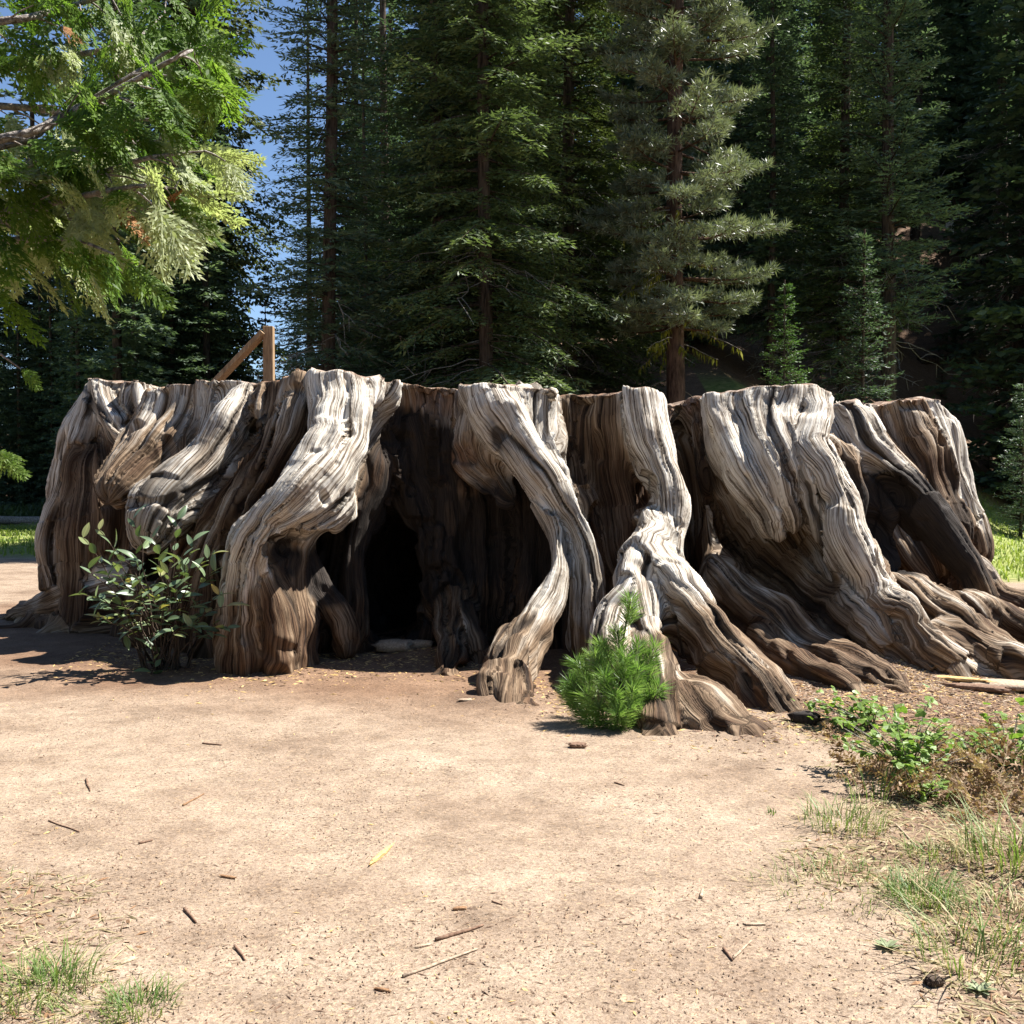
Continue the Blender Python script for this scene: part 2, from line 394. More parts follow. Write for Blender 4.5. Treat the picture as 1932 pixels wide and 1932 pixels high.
def seg_eval(p, a, b):
    ab = b[:3] - a[:3]; l2 = float(ab @ ab) + 1e-9
    t = np.clip(((p[0] - a[0]) * ab[0] + (p[1] - a[1]) * ab[1] + (p[2] - a[2]) * ab[2]) / l2, 0, 1)
    dx, dy, dz = p[0] - a[0] - t * ab[0], p[1] - a[1] - t * ab[1], p[2] - a[2] - t * ab[2]
    return np.sqrt(dx * dx + dy * dy + dz * dz) - (a[3] + t * (b[3] - a[3])), t
def smin(a, b, k):
    h = np.maximum(k - np.abs(a - b), 0) / k
    return np.minimum(a, b) - h * h * k * 0.25
def sub(lo, hi):
    i0 = np.clip(np.floor((lo - B0) / HV).astype(int), 0, (NX - 1, NY - 1, NZ - 1)); i1 = np.clip(np.ceil((hi - B0) / HV).astype(int) + 1, 1, (NX, NY, NZ))
    return tuple(slice(a, b) for a, b in zip(i0, i1))
KU = 0.10
def add_chain(c, cut=False, k=KU):
    for a, b in zip(c[:-1], c[1:]):
        m = max(a[3], b[3]) + k + 0.05
        s = sub(np.minimum(a[:3], b[:3]) - m, np.maximum(a[:3], b[:3]) + m)
        p = (gx[s[0]][:, None, None], gy[s[1]][None, :, None], gz[s[2]][None, None, :])
        d, _ = seg_eval(p, a.astype(np.float32), b.astype(np.float32))
        FLD[s] = -smin(-FLD[s], d, k) if cut else smin(FLD[s], d, k)
for kind, grey, c in CHAINS[:len(CH)]:
    add_chain(c)
    r = c[:, 3].mean()
    if kind == 'buttress':
        for f, g_ in ((1.2, 1.0), (2.4, 1.0)):
            b_ = c.copy(); b_[:, 1] += r * f; b_[:, 3] *= g_; add_chain(b_, k=.11)
    low_ = c[c[:, 2] < .75]
    if len(low_) > 2:
        for f in (1.1, 2.2):
            b_ = low_.copy(); b_[:, 2] -= b_[:, 3] * f; b_[:, 3] *= (1 + .12 * f if kind == 'root' else 1); add_chain(b_, k=.1)
for pl in GAP: add_chain(catmull(np.array([[*P(x, y, d), r] for x, y, d, r in pl]), 3), True, 0.06)
for X, Y, D, rx, ry, rz, k in CUT:
    c = P(X, Y, D); e = np.array((rx, ry, rz))
    s = sub(c - e - 0.3, c + e + 0.3)
    p = np.sqrt(((gx[s[0]][:, None, None] - c[0]) / rx) ** 2 + ((gy[s[1]][None, :, None] - c[1]) / ry) ** 2 + ((gz[s[2]][None, None, :] - c[2]) / rz) ** 2)
    d = (p - 1) * min(rx, rz)
    FLD[s] = -smin(-FLD[s], d, k)
for kind, grey, c in CHAINS[len(CH):]: add_chain(c)
# sawn top, following the outline in the photograph
RIM = [(100,716,12.3),(160,714,12.3),(215,716,12.2),(300,726,12.1),(322,722,11.6),(335,708,11.5),(385,708,11.4),(440,718,11.2),(480,725,11),(540,724,10.8),(575,716,10.6),
       (605,704,10.2),(640,702,10.1),(690,712,10.1),(720,717,10.2),(741,717,10.2),(746,738,10.7),(880,738,10.6),(886,729,9.95),(950,726,9.95),(1045,733,10),(1056,744,10.3),(1165,740,10.2),(1180,731,10.1),(1240,734,10.1),
       (1250,757,10.5),(1335,752,10.8),(1345,737,10.2),(1420,729,10.1),(1530,724,10),(1552,738,10),(1566,760,10.6),(1580,763,11.8),(1690,758,12.1),(1740,751,12.2),(1768,757,12.2),(1790,790,12.2)]
rx_ = np.array([P(*q)[0] for q in RIM]); rz_ = np.array([P(*q)[2] for q in RIM])
o_ = np.argsort(rx_); rx_, rz_ = rx_[o_], rz_[o_]
ztop = np.interp(gx, rx_, rz_)[:, None] + 0.05 * (vnoise(gx[:, None] * 9, gy[None] * 9 + 0 * gx[:, None], s=4) - .5)
inner = ss(10.6, 12.0, gy)[None, :] * (np.abs(gx) < 4)[:, None]
ztop = ztop * (1 - inner) + np.minimum(ztop, 2.42) * inner
FLD = -smin(-FLD, (ztop[:, :, None] - gz[None, None, :]).astype(np.float32), 0.02)
FLD[0] = FLD[-1] = 1; FLD[:, 0] = FLD[:, -1] = 1; FLD[:, :, 0] = FLD[:, :, -1] = 1

def surface_nets(f):
    s = f < 0
    n = np.zeros(tuple(np.array(f.shape) - 1), np.uint8)
    for i in (0, 1):
        for j in (0, 1):
            for k in (0, 1):
                n += s[i:f.shape[0] - 1 + i, j:f.shape[1] - 1 + j, k:f.shape[2] - 1 + k]
    act = (n > 0) & (n < 8)
    ci = np.argwhere(act); idx = np.full(act.shape, -1, np.int32); idx[act] = np.arange(len(ci))
    acc = np.zeros((len(ci), 3)); cnt = np.zeros(len(ci))
    cor = [(i, j, k) for i in (0, 1) for j in (0, 1) for k in (0, 1)]
    val = {c: f[ci[:, 0] + c[0], ci[:, 1] + c[1], ci[:, 2] + c[2]] for c in cor}
    for a in cor:
        for ax in range(3):
            if a[ax]: continue
            b = list(a); b[ax] = 1; b = tuple(b)
            va, vb = val[a], val[b]; m = (va < 0) != (vb < 0)
            t = np.where(m, va / (va - vb + 1e-12 * (va == vb)), 0)
            p = np.array(a, float)[None] + 0 * acc; p[:, ax] = t
            acc[m] += p[m]; cnt[m] += 1
    V = ci + acc / cnt[:, None]
    Q = []
    for ax in range(3):
        u, v = (ax + 1) % 3, (ax + 2) % 3
        sl0 = [slice(None)] * 3; sl1 = [slice(None)] * 3; sl0[ax] = slice(0, -1); sl1[ax] = slice(1, None)
        ch = s[tuple(sl0)] != s[tuple(sl1)]
        e = np.argwhere(ch); e = e[(e[:, u] > 0) & (e[:, v] > 0)]
        ins = s[e[:, 0], e[:, 1], e[:, 2]]
        def cell(du, dv):
            q = e.copy(); q[:, u] -= du; q[:, v] -= dv; return idx[q[:, 0], q[:, 1], q[:, 2]]
        q = np.stack([cell(1, 1), cell(0, 1), cell(0, 0), cell(1, 0)], 1)
        q[~ins] = q[~ins][:, ::-1]
        Q.append(q)
    return V, np.vstack(Q)
SV, SF = surface_nets(FLD)
SV = SV * HV + B0
def vnormals(V, F):
    n = np.cross(V[F[:, 2]] - V[F[:, 0]], V[F[:, 3]] - V[F[:, 1]])
    o = np.zeros_like(V)
    for k in range(4):
        for a in range(3): o[:, a] += np.bincount(F[:, k], n[:, a], len(V))
    return o / (np.linalg.norm(o, axis=1)[:, None] + 1e-12)
def smooth_mesh(V, F, it, f):
    E = np.vstack([F[:, [0, 1]], F[:, [1, 2]], F[:, [2, 3]], F[:, [3, 0]]])
    deg = np.bincount(E.ravel(), minlength=len(V))
    for _ in range(it):
        acc = np.stack([np.bincount(E[:, 0], V[E[:, 1], a], len(V)) + np.bincount(E[:, 1], V[E[:, 0], a], len(V)) for a in range(3)], 1)
        V = V + f * (acc / deg[:, None] - V)
    return V
def subdivide(V, F):
    n = len(V); m = len(F)
    E = np.sort(np.vstack([F[:, [0, 1]], F[:, [1, 2]], F[:, [2, 3]], F[:, [3, 0]]]), 1)
    key = E[:, 0].astype(np.int64) * n + E[:, 1]
    _, first, inv = np.unique(key, return_index=True, return_inverse=True)
    mid = (V[E[first, 0]] + V[E[first, 1]]) / 2
    e = (inv.reshape(4, m) + n).T
    cen = V[F].mean(1); c = np.arange(m) + n + len(mid)
    NF = np.concatenate([np.stack([F[:, k], e[:, k], c, e[:, (k + 3) % 4]], 1) for k in range(4)])
    return np.vstack([V, mid, cen]), NF
def flow(V):
    """per vertex: (around, along) fibre coordinates of the nearest fold, its index, and a runner-up mix"""
    n = len(V); best = np.full(n, 9.0); U = np.zeros((n, 2)); ID = np.full(n, -1)
    thv = np.arctan2(V[:, 1] - CY, V[:, 0] - CX)
    rx, ry = core_radii(np.clip(V[:, 2], 0, 2.5))
    best[:] = np.abs(np.sqrt(((V[:, 0] - CX) / rx) ** 2 + ((V[:, 1] - CY) / ry) ** 2) - 1) * 3.0 + 0.0
    U[:, 0] = thv * 4.2; U[:, 1] = V[:, 2]
    # closer fold wins
    for ci, (kind, grey, c) in enumerate(CHAINS):
        rm = c[:, 3].mean(); L = 0
        lo = c[:, :3].min(0) - c[:, 3].max() - .2; hi = c[:, :3].max(0) + c[:, 3].max() + .2
        w = np.where(np.all((V > lo) & (V < hi), 1))[0]
        if not len(w): continue
        v = V[w]; bd = best[w]; bu = U[w]; bi = ID[w]
        T_ = np.gradient(c[:, :3], axis=0); T_ /= np.linalg.norm(T_, axis=1)[:, None] + 1e-9
        A_ = np.array((0.25, -1, 0.3)) - T_ * (T_ @ np.array((0.25, -1, 0.3)))[:, None]; A_ /= np.linalg.norm(A_, axis=1)[:, None]
        B_ = np.cross(T_, A_)
        for k in range(len(c) - 1):
            a, b = c[k], c[k + 1]
            ab = b[:3] - a[:3]; l = np.linalg.norm(ab)
            d, t = seg_eval((v[:, 0], v[:, 1], v[:, 2]), a, b)
            m = d < bd
            if m.any():
                tm = t[m][:, None]; off = v[m] - a[:3] - tm * ab
                n1 = A_[k] * (1 - tm) + A_[k + 1] * tm; n2 = B_[k] * (1 - tm) + B_[k + 1] * tm
                o1, o2 = (off * n1).sum(1), (off * n2).sum(1)
                ang = np.where(o1 > 0, np.arctan2(o2, np.maximum(o1, 1e-6)) * rm, np.sign(o2) * (rm * np.pi / 2 - o1))
                bd[m] = d[m]; bi[m] = ci; bu[m] = np.stack([ang, L + t[m] * l], 1)
            L += l
        best[w] = bd; U[w] = bu; ID[w] = bi
    return U, ID
def ridged(u, v, s):
    return 1 - np.abs(2 * vnoise(u, v, s=s) - 1)
SV = smooth_mesh(SV, SF, 3, 0.5)
keep = SV[SF][:, :, 2].max(1) > -0.12
SF = SF[keep]
used = np.unique(SF); rem = np.full(len(SV), -1); rem[used] = np.arange(len(used)); SV = SV[used]; SF = rem[SF]
# knobbly middle scale first, then fibres on the finer mesh
Nn = vnormals(SV, SF)
U, ID = flow(SV)
idn = ID * 7.3
top = Nn[:, 2] > 0.85
flat = (top & (SV[:, 2] > 2.2))
wob = 0.35 * vnoise(SV[:, 0] * 2.2, SV[:, 1] * 2.2, SV[:, 2] * 2.2, s=1)
d = 0.15 * (vnoise(SV[:, 0] * 2.6, SV[:, 1] * 2.6, SV[:, 2] * 1.8, s=2) - .5) + 0.12 * (ridged(U[:, 0] * 4.2 + wob * 2, U[:, 1] * 0.5 + idn, 5) - .6)
d += 0.028 * (vnoise(U[:, 0] * 9 + wob * 3, U[:, 1] * 0.8 + idn, s=6) - .5)
d -= 0.075 * ridged(U[:, 0] * 6.5 + wob * 1.5, U[:, 1] * 0.4 + idn, 7) ** 5
crag = (1 - ss(.15, .7, SV[:, 2])) * (SV[:, 1] < 11)
crad = np.clip(np.array([c[2][:, 3].mean() for c in CHAINS] + [.3])[ID] / .19, .4, 1.15)
d = d * crad
d += crag * (0.06 * (ridged(SV[:, 0] * 7 + SV[:, 2] * 4, SV[:, 1] * 6 - SV[:, 2] * 6, 8) - .62))
d[flat] *= 0.15
SV = SV + Nn * d[:, None]
SV = smooth_mesh(SV, SF, 1, 0.25)
# the far side and the inside of the sawn top stay coarse
fy_ = SV[SF][:, :, 1].min(1); coarse = (fy_ > 14.0) | (flat[SF].all(1) & (fy_ > 10.9))
FC = SF[coarse]
SV, SF = subdivide(SV, SF[~coarse])
SF = np.vstack([SF, FC])
SV = smooth_mesh(SV, SF, 1, 0.4)
Nn = vnormals(SV, SF)
U, ID = flow(SV)
idn = ID * 7.3
wob = vnoise(SV[:, 0] * 2.2, SV[:, 1] * 2.2, SV[:, 2] * 2.6, s=11)
uu = U[:, 0] + 0.055 * wob
uu = uu + 0.05 * vnoise(uu * 4, U[:, 1] * .3 + idn, s=13)
g1 = ridged(uu * 12, U[:, 1] * 0.45 + idn, 21)
g2 = ridged(uu * 27, U[:, 1] * 0.9 + idn, 22)
g3 = vnoise(uu * 38, U[:, 1] * 2.4 + idn, s=23)
amt = 0.15 + 1.35 * vnoise(SV[:, 0] * 1.7, SV[:, 1] * 1.7, SV[:, 2] * 1.7, s=24)
d = amt * (-0.022 * g1 ** 9 - 0.010 * g2 ** 7 + 0.005 * (g3 - .5)) + 0.009 * (vnoise(SV[:, 0] * 11, SV[:, 1] * 11, SV[:, 2] * 6, s=25) - .5)
pl_n = vnoise(uu * 7.5 + 3, U[:, 1] * 1.1 + idn, s=28) * .75 + .25 * vnoise(uu * 17, U[:, 1] * 2.6 + idn, s=29)
plates = np.floor(pl_n * 6) / 6 + .12 * (pl_n * 6 - np.floor(pl_n * 6))
rough = ss(.35, .75, vnoise(SV[:, 0] * 1.9, SV[:, 1] * 1.9, SV[:, 2] * 1.9, s=30))
d = d + 0.11 * (plates - .45) * (.35 + .65 * rough)
knots = vnoise(SV[:, 0] * 5, SV[:, 1] * 5, SV[:, 2] * 5, s=33)
d = d - 0.06 * ss(.80, .93, knots)
split = ridged(uu * 6.5, U[:, 1] * 0.35 + idn, 26) ** 14 * ss(.3, .6, vnoise(uu * 5, U[:, 1] * 1.2 + idn, s=27))
d = d - 0.065 * split
flat = (Nn[:, 2] > 0.85) & (SV[:, 2] > 2.2)
d = d * np.clip(np.array([c[2][:, 3].mean() for c in CHAINS] + [.3])[ID] / .17, .5, 1.1)
d[flat] *= 0.2
SV = SV + Nn * d[:, None]
Nn = vnormals(SV, SF)
# where wood is charred, fresh red, or grey (bleaching plus painted light and shade)
def blob(X, Y, D, r, soft=.5):
    c = P(X, Y, D); q = np.linalg.norm(SV - c, axis=1) / r
    return 1 - ss(1 - soft, 1, q)
nz1 = vnoise(SV[:, 0] * 3.5, SV[:, 1] * 3.5, SV[:, 2] * 3.5, s=31)
char = np.zeros(len(SV))
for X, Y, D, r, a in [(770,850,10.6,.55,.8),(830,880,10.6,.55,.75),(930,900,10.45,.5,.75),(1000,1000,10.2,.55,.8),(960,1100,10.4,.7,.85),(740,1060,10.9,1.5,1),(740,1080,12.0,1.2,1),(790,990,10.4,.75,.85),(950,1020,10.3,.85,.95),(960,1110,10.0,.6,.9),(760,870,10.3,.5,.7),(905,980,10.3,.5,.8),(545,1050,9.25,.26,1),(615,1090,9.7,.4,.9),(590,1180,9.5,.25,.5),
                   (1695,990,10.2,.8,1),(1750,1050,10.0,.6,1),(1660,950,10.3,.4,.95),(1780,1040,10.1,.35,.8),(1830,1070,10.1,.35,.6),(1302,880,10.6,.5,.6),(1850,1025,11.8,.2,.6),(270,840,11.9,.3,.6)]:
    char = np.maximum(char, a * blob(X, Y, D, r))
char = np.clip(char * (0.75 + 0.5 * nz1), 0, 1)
gch = np.array([c[1] for c in CHAINS] + [0.15])[ID]  # shaded folds and walls get browner values: shade put into the colour
E_ = np.vstack([SF[:, [0, 1]], SF[:, [1, 2]], SF[:, [2, 3]], SF[:, [3, 0]]]); dg_ = np.bincount(E_.ravel(), minlength=len(SV)) + 1e-9
soft_char = np.where(np.isin(ID, [len(CH), len(CH) + 1, len(CH) + 2, len(CH) + 3, len(CH) + 4, len(CH) + 5]), 1 - .6 * (1 - ss(.25, .95, SV[:, 2] + .3 * (nz1 - .5))), 1.0)
for _ in range(40):
    gch = .3 * gch + .7 * (np.bincount(E_[:, 0], gch[E_[:, 1]], len(SV)) + np.bincount(E_[:, 1], gch[E_[:, 0]], len(SV))) / dg_
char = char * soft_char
low = ss(0.0, 1.2, SV[:, 2])
grey = np.clip(gch * (0.35 + 0.65 * low) + 0.35 * (nz1 - .5) + 0.15 * ss(1.8, 2.4, SV[:, 2]), 0, 1)
red = np.zeros(len(SV))
for X, Y, D, r, a in [(815,750,10.8,.5,1),(865,880,10.4,.4,.8),(1290,765,10.8,.3,.9),(700,730,10.1,.12,.4),(430,1180,9.4,.6,.35),(1180,1000,10,.6,.35),(1000,1060,9.6,.2,.3)]:
    red = np.maximum(red, a * blob(X, Y, D, r, .7))
red[flat] = 0.8

# wood material
mw, t = newmat('weathered_wood')
at = N(t, 'ShaderNodeAttribute', attribute_name='fibre').outputs['Vector']
am = N(t, 'ShaderNodeAttribute', attribute_name='wear_and_shade').outputs['Vector']
sp = N(t, 'ShaderNodeSeparateXYZ', inp={0: am})
pos = N(t, 'ShaderNodeNewGeometry').outputs['Position']
wv = N(t, 'ShaderNodeTexNoise', inp={'Vector': pos, 'Scale': 3.0, 'Detail': 2.0}).outputs['Color']
wvs = N(t, 'ShaderNodeVectorMath', operation='SCALE', inp={0: wv, 'Scale': 0.02}).outputs[0]
fv = N(t, 'ShaderNodeVectorMath', operation='ADD', inp={0: at, 1: wvs}).outputs[0]
f1 = noise(t, scaled(t, fv, (58, 1.5, 1)), 1.0, 3, .6)
f2 = noise(t, scaled(t, fv, (170, 4, 1)), 1.0, 3, .6)
f3 = noise(t, scaled(t, fv, (18, 0.8, 1)), 1.0, 2, .5)
blot = noise(t, pos, 4.0, 4, .6)
brown = ramp(t, f1, [(.30, (.018, .009, .005)), (.43, (.058, .031, .016)), (.56, (.110, .062, .033)), (.8, (.20, .122, .068))])  # sheltered wood, darkened further to deepen the shade on the folds
greyc = ramp(t, f1, [(.30, (.06, .045, .032)), (.38, (.24, .19, .14)), (.47, (.54, .48, .395)), (.66, (.78, .74, .66))])
redc = ramp(t, f1, [(.3, (.12, .055, .03)), (.55, (.30, .165, .10)), (.8, (.44, .28, .18))])
gf = math_(t, 'ADD', sp.outputs[1], math_(t, 'MULTIPLY', math_(t, 'SUBTRACT', f3, .5), 0.9))
tan = ramp(t, f1, [(.30, (.045, .027, .016)), (.42, (.17, .112, .066)), (.55, (.30, .215, .138)), (.8, (.43, .33, .23))])
c = mix(t, ramp(t, gf, [(.12, (0, 0, 0)), (.40, (1, 1, 1))]), brown, tan)
c = mix(t, ramp(t, gf, [(.38, (0, 0, 0)), (.64, (1, 1, 1))]), c, greyc)
c = mix(t, math_(t, 'MULTIPLY', sp.outputs[2], 0.8), c, redc)
dk = ramp(t, f2, [(.36, (.18, .14, .11)), (.47, (1, 1, 1))])
c = mix(t, 0.9, c, dk, 'MULTIPLY')
st = ramp(t, blot, [(.3, (.62, .55, .5)), (.55, (1, 1, 1))])
c = mix(t, 0.6, c, st, 'MULTIPLY')
sv = N(t, 'ShaderNodeAttribute', attribute_name='split').outputs['Fac']
c = mix(t, ramp(t, sv, [(.12, (0, 0, 0)), (.7, (.9, .9, .9))]), c, (.030, .020, .013))
cf = ramp(t, math_(t, 'ADD', sp.outputs[0], math_(t, 'MULTIPLY', math_(t, 'SUBTRACT', f3, .5), 1.3)), [(.3, (0, 0, 0)), (.75, (1, 1, 1))])
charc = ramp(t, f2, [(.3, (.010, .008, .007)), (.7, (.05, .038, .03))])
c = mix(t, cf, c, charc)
hgt = math_(t, 'ADD', math_(t, 'MULTIPLY', f1, .7), math_(t, 'MULTIPLY', f2, .5))
finish(t, c, 0.85, hgt, 0.024, 1.0, 0.2)
M_wood = mw

stump = thing('tree_stump', 'enormous weathered grey tree stump with folded buttresses and a dark hollow, on bare dirt', 'tree stump', (CX, CY, 0))
def piece(name, fm, label=None):
    F = SF[fm]; used, inv = np.unique(F, return_inverse=True)
    me = mesh_np(name, SV[used] - (CX, CY, 0), inv.reshape(-1, 4), True)
    a = me.attributes.new('fibre', 'FLOAT_VECTOR', 'POINT')
    fib = np.stack([U[used, 0], U[used, 1], ID[used] * 3.7], 1).astype(np.float32)
    a.data.foreach_set('vector', fib.ravel())
    a = me.attributes.new('split', 'FLOAT', 'POINT'); a.data.foreach_set('value', np.clip(split[used] * 1.2 + .5 * g1[used] ** 9 * amt[used], 0, 1).astype(np.float32))
    a = me.attributes.new('wear_and_shade', 'FLOAT_VECTOR', 'POINT')
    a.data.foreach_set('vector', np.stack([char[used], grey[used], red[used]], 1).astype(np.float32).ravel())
    me.normals_split_custom_set_from_vertices(Nn[used].astype(np.float32))
    o = link(name, me, M_wood, stump)
    if label: o['label'] = label
    return o
fid = np.sort(ID[SF], 1)[:, 2]
def main_island(F):
    """mask of the faces in the largest connected island"""
    used, inv = np.unique(F, return_inverse=True); inv = inv.reshape(-1, 4); lab = np.arange(len(used))
    while True:
        m = lab[inv].min(1); new = lab.copy(); np.minimum.at(new, inv.ravel(), np.repeat(m, 4)); new = new[new]
        if (new == lab).all(): break
        lab = new
    fl = lab[inv[:, 0]]; u, c = np.unique(fl, return_counts=True); return fl == u[c.argmax()]
for ci in range(len(CHAINS)):
    w_ = np.where(fid == ci)[0]
    if len(w_): fid[w_[~main_island(SF[w_])]] = -1
ftop = flat[SF].sum(1) >= 3
piece('trunk_wall', (fid < 0) & ~ftop)
piece('sawn_top', ftop, 'flat reddish sawn top of the stump')
for ci, (kind, grey_, c_) in enumerate(CHAINS):
    m = (fid == ci) & ~ftop
    if m.sum() > 30: piece(kind, m)
# ------------------------------------------------------------------ ground, one sheet to the horizon
def ground_z(x, y):
    x = np.asarray(x, float); y = np.asarray(y, float)
    y0 = np.interp(x, [-80, -16, -8, -2, 2, 7, 12, 18, 80], [85, 62, 40, 20, 17.5, 18, 26, 36, 38])
    sl = np.interp(x, [-80, -10, 0, 10, 18, 80], [.10, .2, .36, .42, .85, .85])
    d = np.maximum(y - y0, 0)
    z = sl * d * d / (d + 6)
    z = 45 * (1 - np.exp(-z / 45))
    amp = 0.012 + 0.25 * ss(22, 50, y)
    z = z + amp * (vnoise(x * .55, y * .55, s=41) - .5) * 2 + (0.016 * (vnoise(x * 2.3, y * 2.3, s=42) - .5) + .014 * (vnoise(x * 5.5, y * 5.5, s=43) - .5) * vnoise(x * .8, y * .8, s=46)) * (y < 24)
    # dirt and rotted wood banked against the roots on the right
    z = z + (0.24 + .06 * vnoise(x * 4, y * 4, s=45)) * np.exp(-(((x - 2.55 - .25 * (9.4 - y)) / .95) ** 2 + ((y - 9.3) / .85) ** 2)) + .16 * np.exp(-(((x - 4.6) / 1.2) ** 2 + ((y - 9.9) / .7) ** 2)) + 0.05 * np.exp(-(((x + .2) / 1.2) ** 2 + ((y - 10) / .8) ** 2))
    for X, Y, hgt, w in ((958,1330,.05,.35),(1490,1345,.07,.4),(1385,1385,.05,.35),(1255,1375,.04,.3),(1720,1335,.06,.4),(500,1260,.05,.6),(848,1250,.05,.35),(1160,1215,.06,.5),(1785,1250,.08,.5)):
        c_ = P(X, Y, EYE * 2071.6 / (Y - 914)); z = z + hgt * np.exp(-((x - c_[0]) ** 2 + (y - c_[1] - .15) ** 2) / (w * w)) * (.7 + .6 * vnoise(x * 6, y * 6, s=44))
    return z
def gz1(x, y): return float(ground_z(np.array([x]), np.array([y]))[0])
def axis(segs):
    out = [segs[0][0]]
    for a, b, st in segs:
        n = max(1, int(round((b - a) / st))); out += list(a + (b - a) * (np.arange(n) + 1) / n)
    return np.array(out)
ax_ = axis([(-600, -100, 50), (-100, -30, 5), (-30, -8, .8), (-8, 8, .065), (8, 30, .8), (30, 100, 5), (100, 600, 50)])
ay_ = axis([(-60, 0, 10), (0, 2.5, .5), (2.5, 12, .065), (12, 30, .5), (30, 80, 1.5), (80, 200, 10), (200, 900, 100)])
X_, Y_ = np.meshgrid(ax_, ay_, indexing='ij')
Z_ = ground_z(X_, Y_)
GV = np.stack([X_, Y_, Z_], -1).reshape(-1, 3)
i = np.arange(len(ax_) - 1)[:, None] * len(ay_) + np.arange(len(ay_) - 1)[None]
GF = np.stack([i, i + len(ay_), i + len(ay_) + 1, i + 1], -1).reshape(-1, 4)
def duff_amount(x, y):
    n = vnoise(x * .9, y * .9, s=51); n2 = vnoise(x * 3, y * 3, s=52)
    edge = np.interp(y, [2.5, 3.2, 4.7, 6, 7, 9, 20], [1.0, 1.15, 1.4, 1.8, 1.85, 2.0, 4.0])
    right = ss(-.4, .4, x - edge + 0.9 * (n - .5) + .5 * (n2 - .5)) * (y < 12) * np.clip(.80 + .20 * ss(4.6, 5.8, y), 0, 1)
    left = ss(-.3, .3, -x - np.interp(y, [2.5, 4.2, 5, 7], [0.95, 1.6, 3.2, 8]) + .6 * (n - .5) + .3 * (n2 - .5)) * (y < 7)
    forest = ss(-2, 2, y - np.interp(x, [-40, -9, -5, 5, 9, 40], [46, 44, 18, 15, 33, 36]) + 3 * (n - .5))
    return np.clip(np.maximum(np.maximum(right, .55 * left), forest), 0, 1)
def meadow_amount(x, y):
    n = vnoise(x * .5, y * .5, s=53)
    l = ss(23.5, 25.5, y + 2.5 * (n - .5)) * (1 - ss(42, 44, y)) * (x < -4)
    r = ss(17, 19, y + 3 * (n - .5)) * (1 - ss(34, 37, y)) * (x > 6)
    return np.clip(l + r, 0, 1)
dfa = duff_amount(GV[:, 0], GV[:, 1]); mda = meadow_amount(GV[:, 0], GV[:, 1])
# trodden darker earth round the roots
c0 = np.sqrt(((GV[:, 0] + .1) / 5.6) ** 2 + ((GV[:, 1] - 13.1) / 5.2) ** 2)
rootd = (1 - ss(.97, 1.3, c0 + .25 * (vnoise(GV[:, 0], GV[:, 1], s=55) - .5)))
me = mesh_np('ground', GV, GF, True)
a = me.attributes.new('zone', 'FLOAT_VECTOR', 'POINT')
a.data.foreach_set('vector', np.stack([dfa, mda, rootd], 1).astype(np.float32).ravel())
mg, t = newmat('dirt_and_duff')
zn = N(t, 'ShaderNodeSeparateXYZ', inp={0: N(t, 'ShaderNodeAttribute', attribute_name='zone').outputs['Vector']})
pos = N(t, 'ShaderNodeNewGeometry').outputs['Position']
v1 = N(t, 'ShaderNodeTexVoronoi', inp={'Vector': pos, 'Scale': 85.0}); v2 = N(t, 'ShaderNodeTexVoronoi', inp={'Vector': pos, 'Scale': 240.0})
s1 = N(t, 'ShaderNodeSeparateColor', inp={0: v1.outputs['Color']}).outputs[0]; s2 = N(t, 'ShaderNodeSeparateColor', inp={0: v2.outputs['Color']}).outputs[1]
big = noise(t, pos, 1.1, 5, .68); mid = noise(t, pos, 5.0, 4, .65); fine = noise(t, pos, 60.0, 3, .7)
base = ramp(t, big, [(.32, (.190, .142, .106)), (.46, (.268, .209, .160)), (.58, (.305, .244, .190)), (.72, (.355, .290, .230))])
grav = ramp(t, s2, [(0, (.42, .38, .34)), (.12, (.75, .70, .64)), (.55, (1, 1, 1)), (.85, (1.12, 1.08, 1.0)), (1, (1.45, 1.4, 1.3))], 'LINEAR')
grv1 = ramp(t, s1, [(0, (.30, .24, .18)), (.10, (.66, .60, .54)), (.3, (.9, .88, .86)), (.6, (1, 1, 1)), (.9, (1.12, 1.08, 1.0)), (1, (1.6, 1.5, 1.25))])
c = mix(t, .8, base, grav, 'MULTIPLY'); c = mix(t, .6, c, grv1, 'MULTIPLY')
c = mix(t, .75, c, ramp(t, mid, [(.3, (.68, .64, .60)), (.6, (1.08, 1.05, 1.02))]), 'MULTIPLY')
duff = ramp(t, fine, [(.3, (.05, .028, .017)), (.45, (.13, .075, .045)), (.6, (.23, .15, .095)), (.75, (.36, .265, .185))])
duff = mix(t, .5, duff, ramp(t, mid, [(.35, (.5, .45, .42)), (.65, (1.15, 1.1, 1.05))]), 'MULTIPLY')
mead = ramp(t, mid, [(.3, (.10, .13, .03)), (.5, (.20, .23, .06)), (.7, (.34, .32, .12))])
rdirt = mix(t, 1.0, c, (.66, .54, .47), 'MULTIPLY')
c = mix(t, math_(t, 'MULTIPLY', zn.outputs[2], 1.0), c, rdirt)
c = mix(t, ramp(t, math_(t, 'ADD', zn.outputs[0], math_(t, 'MULTIPLY', math_(t, 'SUBTRACT', mid, .5), .8)), [(.3, (0, 0, 0)), (.75, (.92, .92, .92))]), c, duff)
c = mix(t, zn.outputs[1], c, mead)
h = math_(t, 'ADD', math_(t, 'MULTIPLY', s1, .5), math_(t, 'ADD', math_(t, 'MULTIPLY', fine, .6), math_(t, 'MULTIPLY', mid, 2.0)))
finish(t, c, .95, h, .008, .8, .2)
g = link('ground', me, mg); g['kind'] = 'structure'
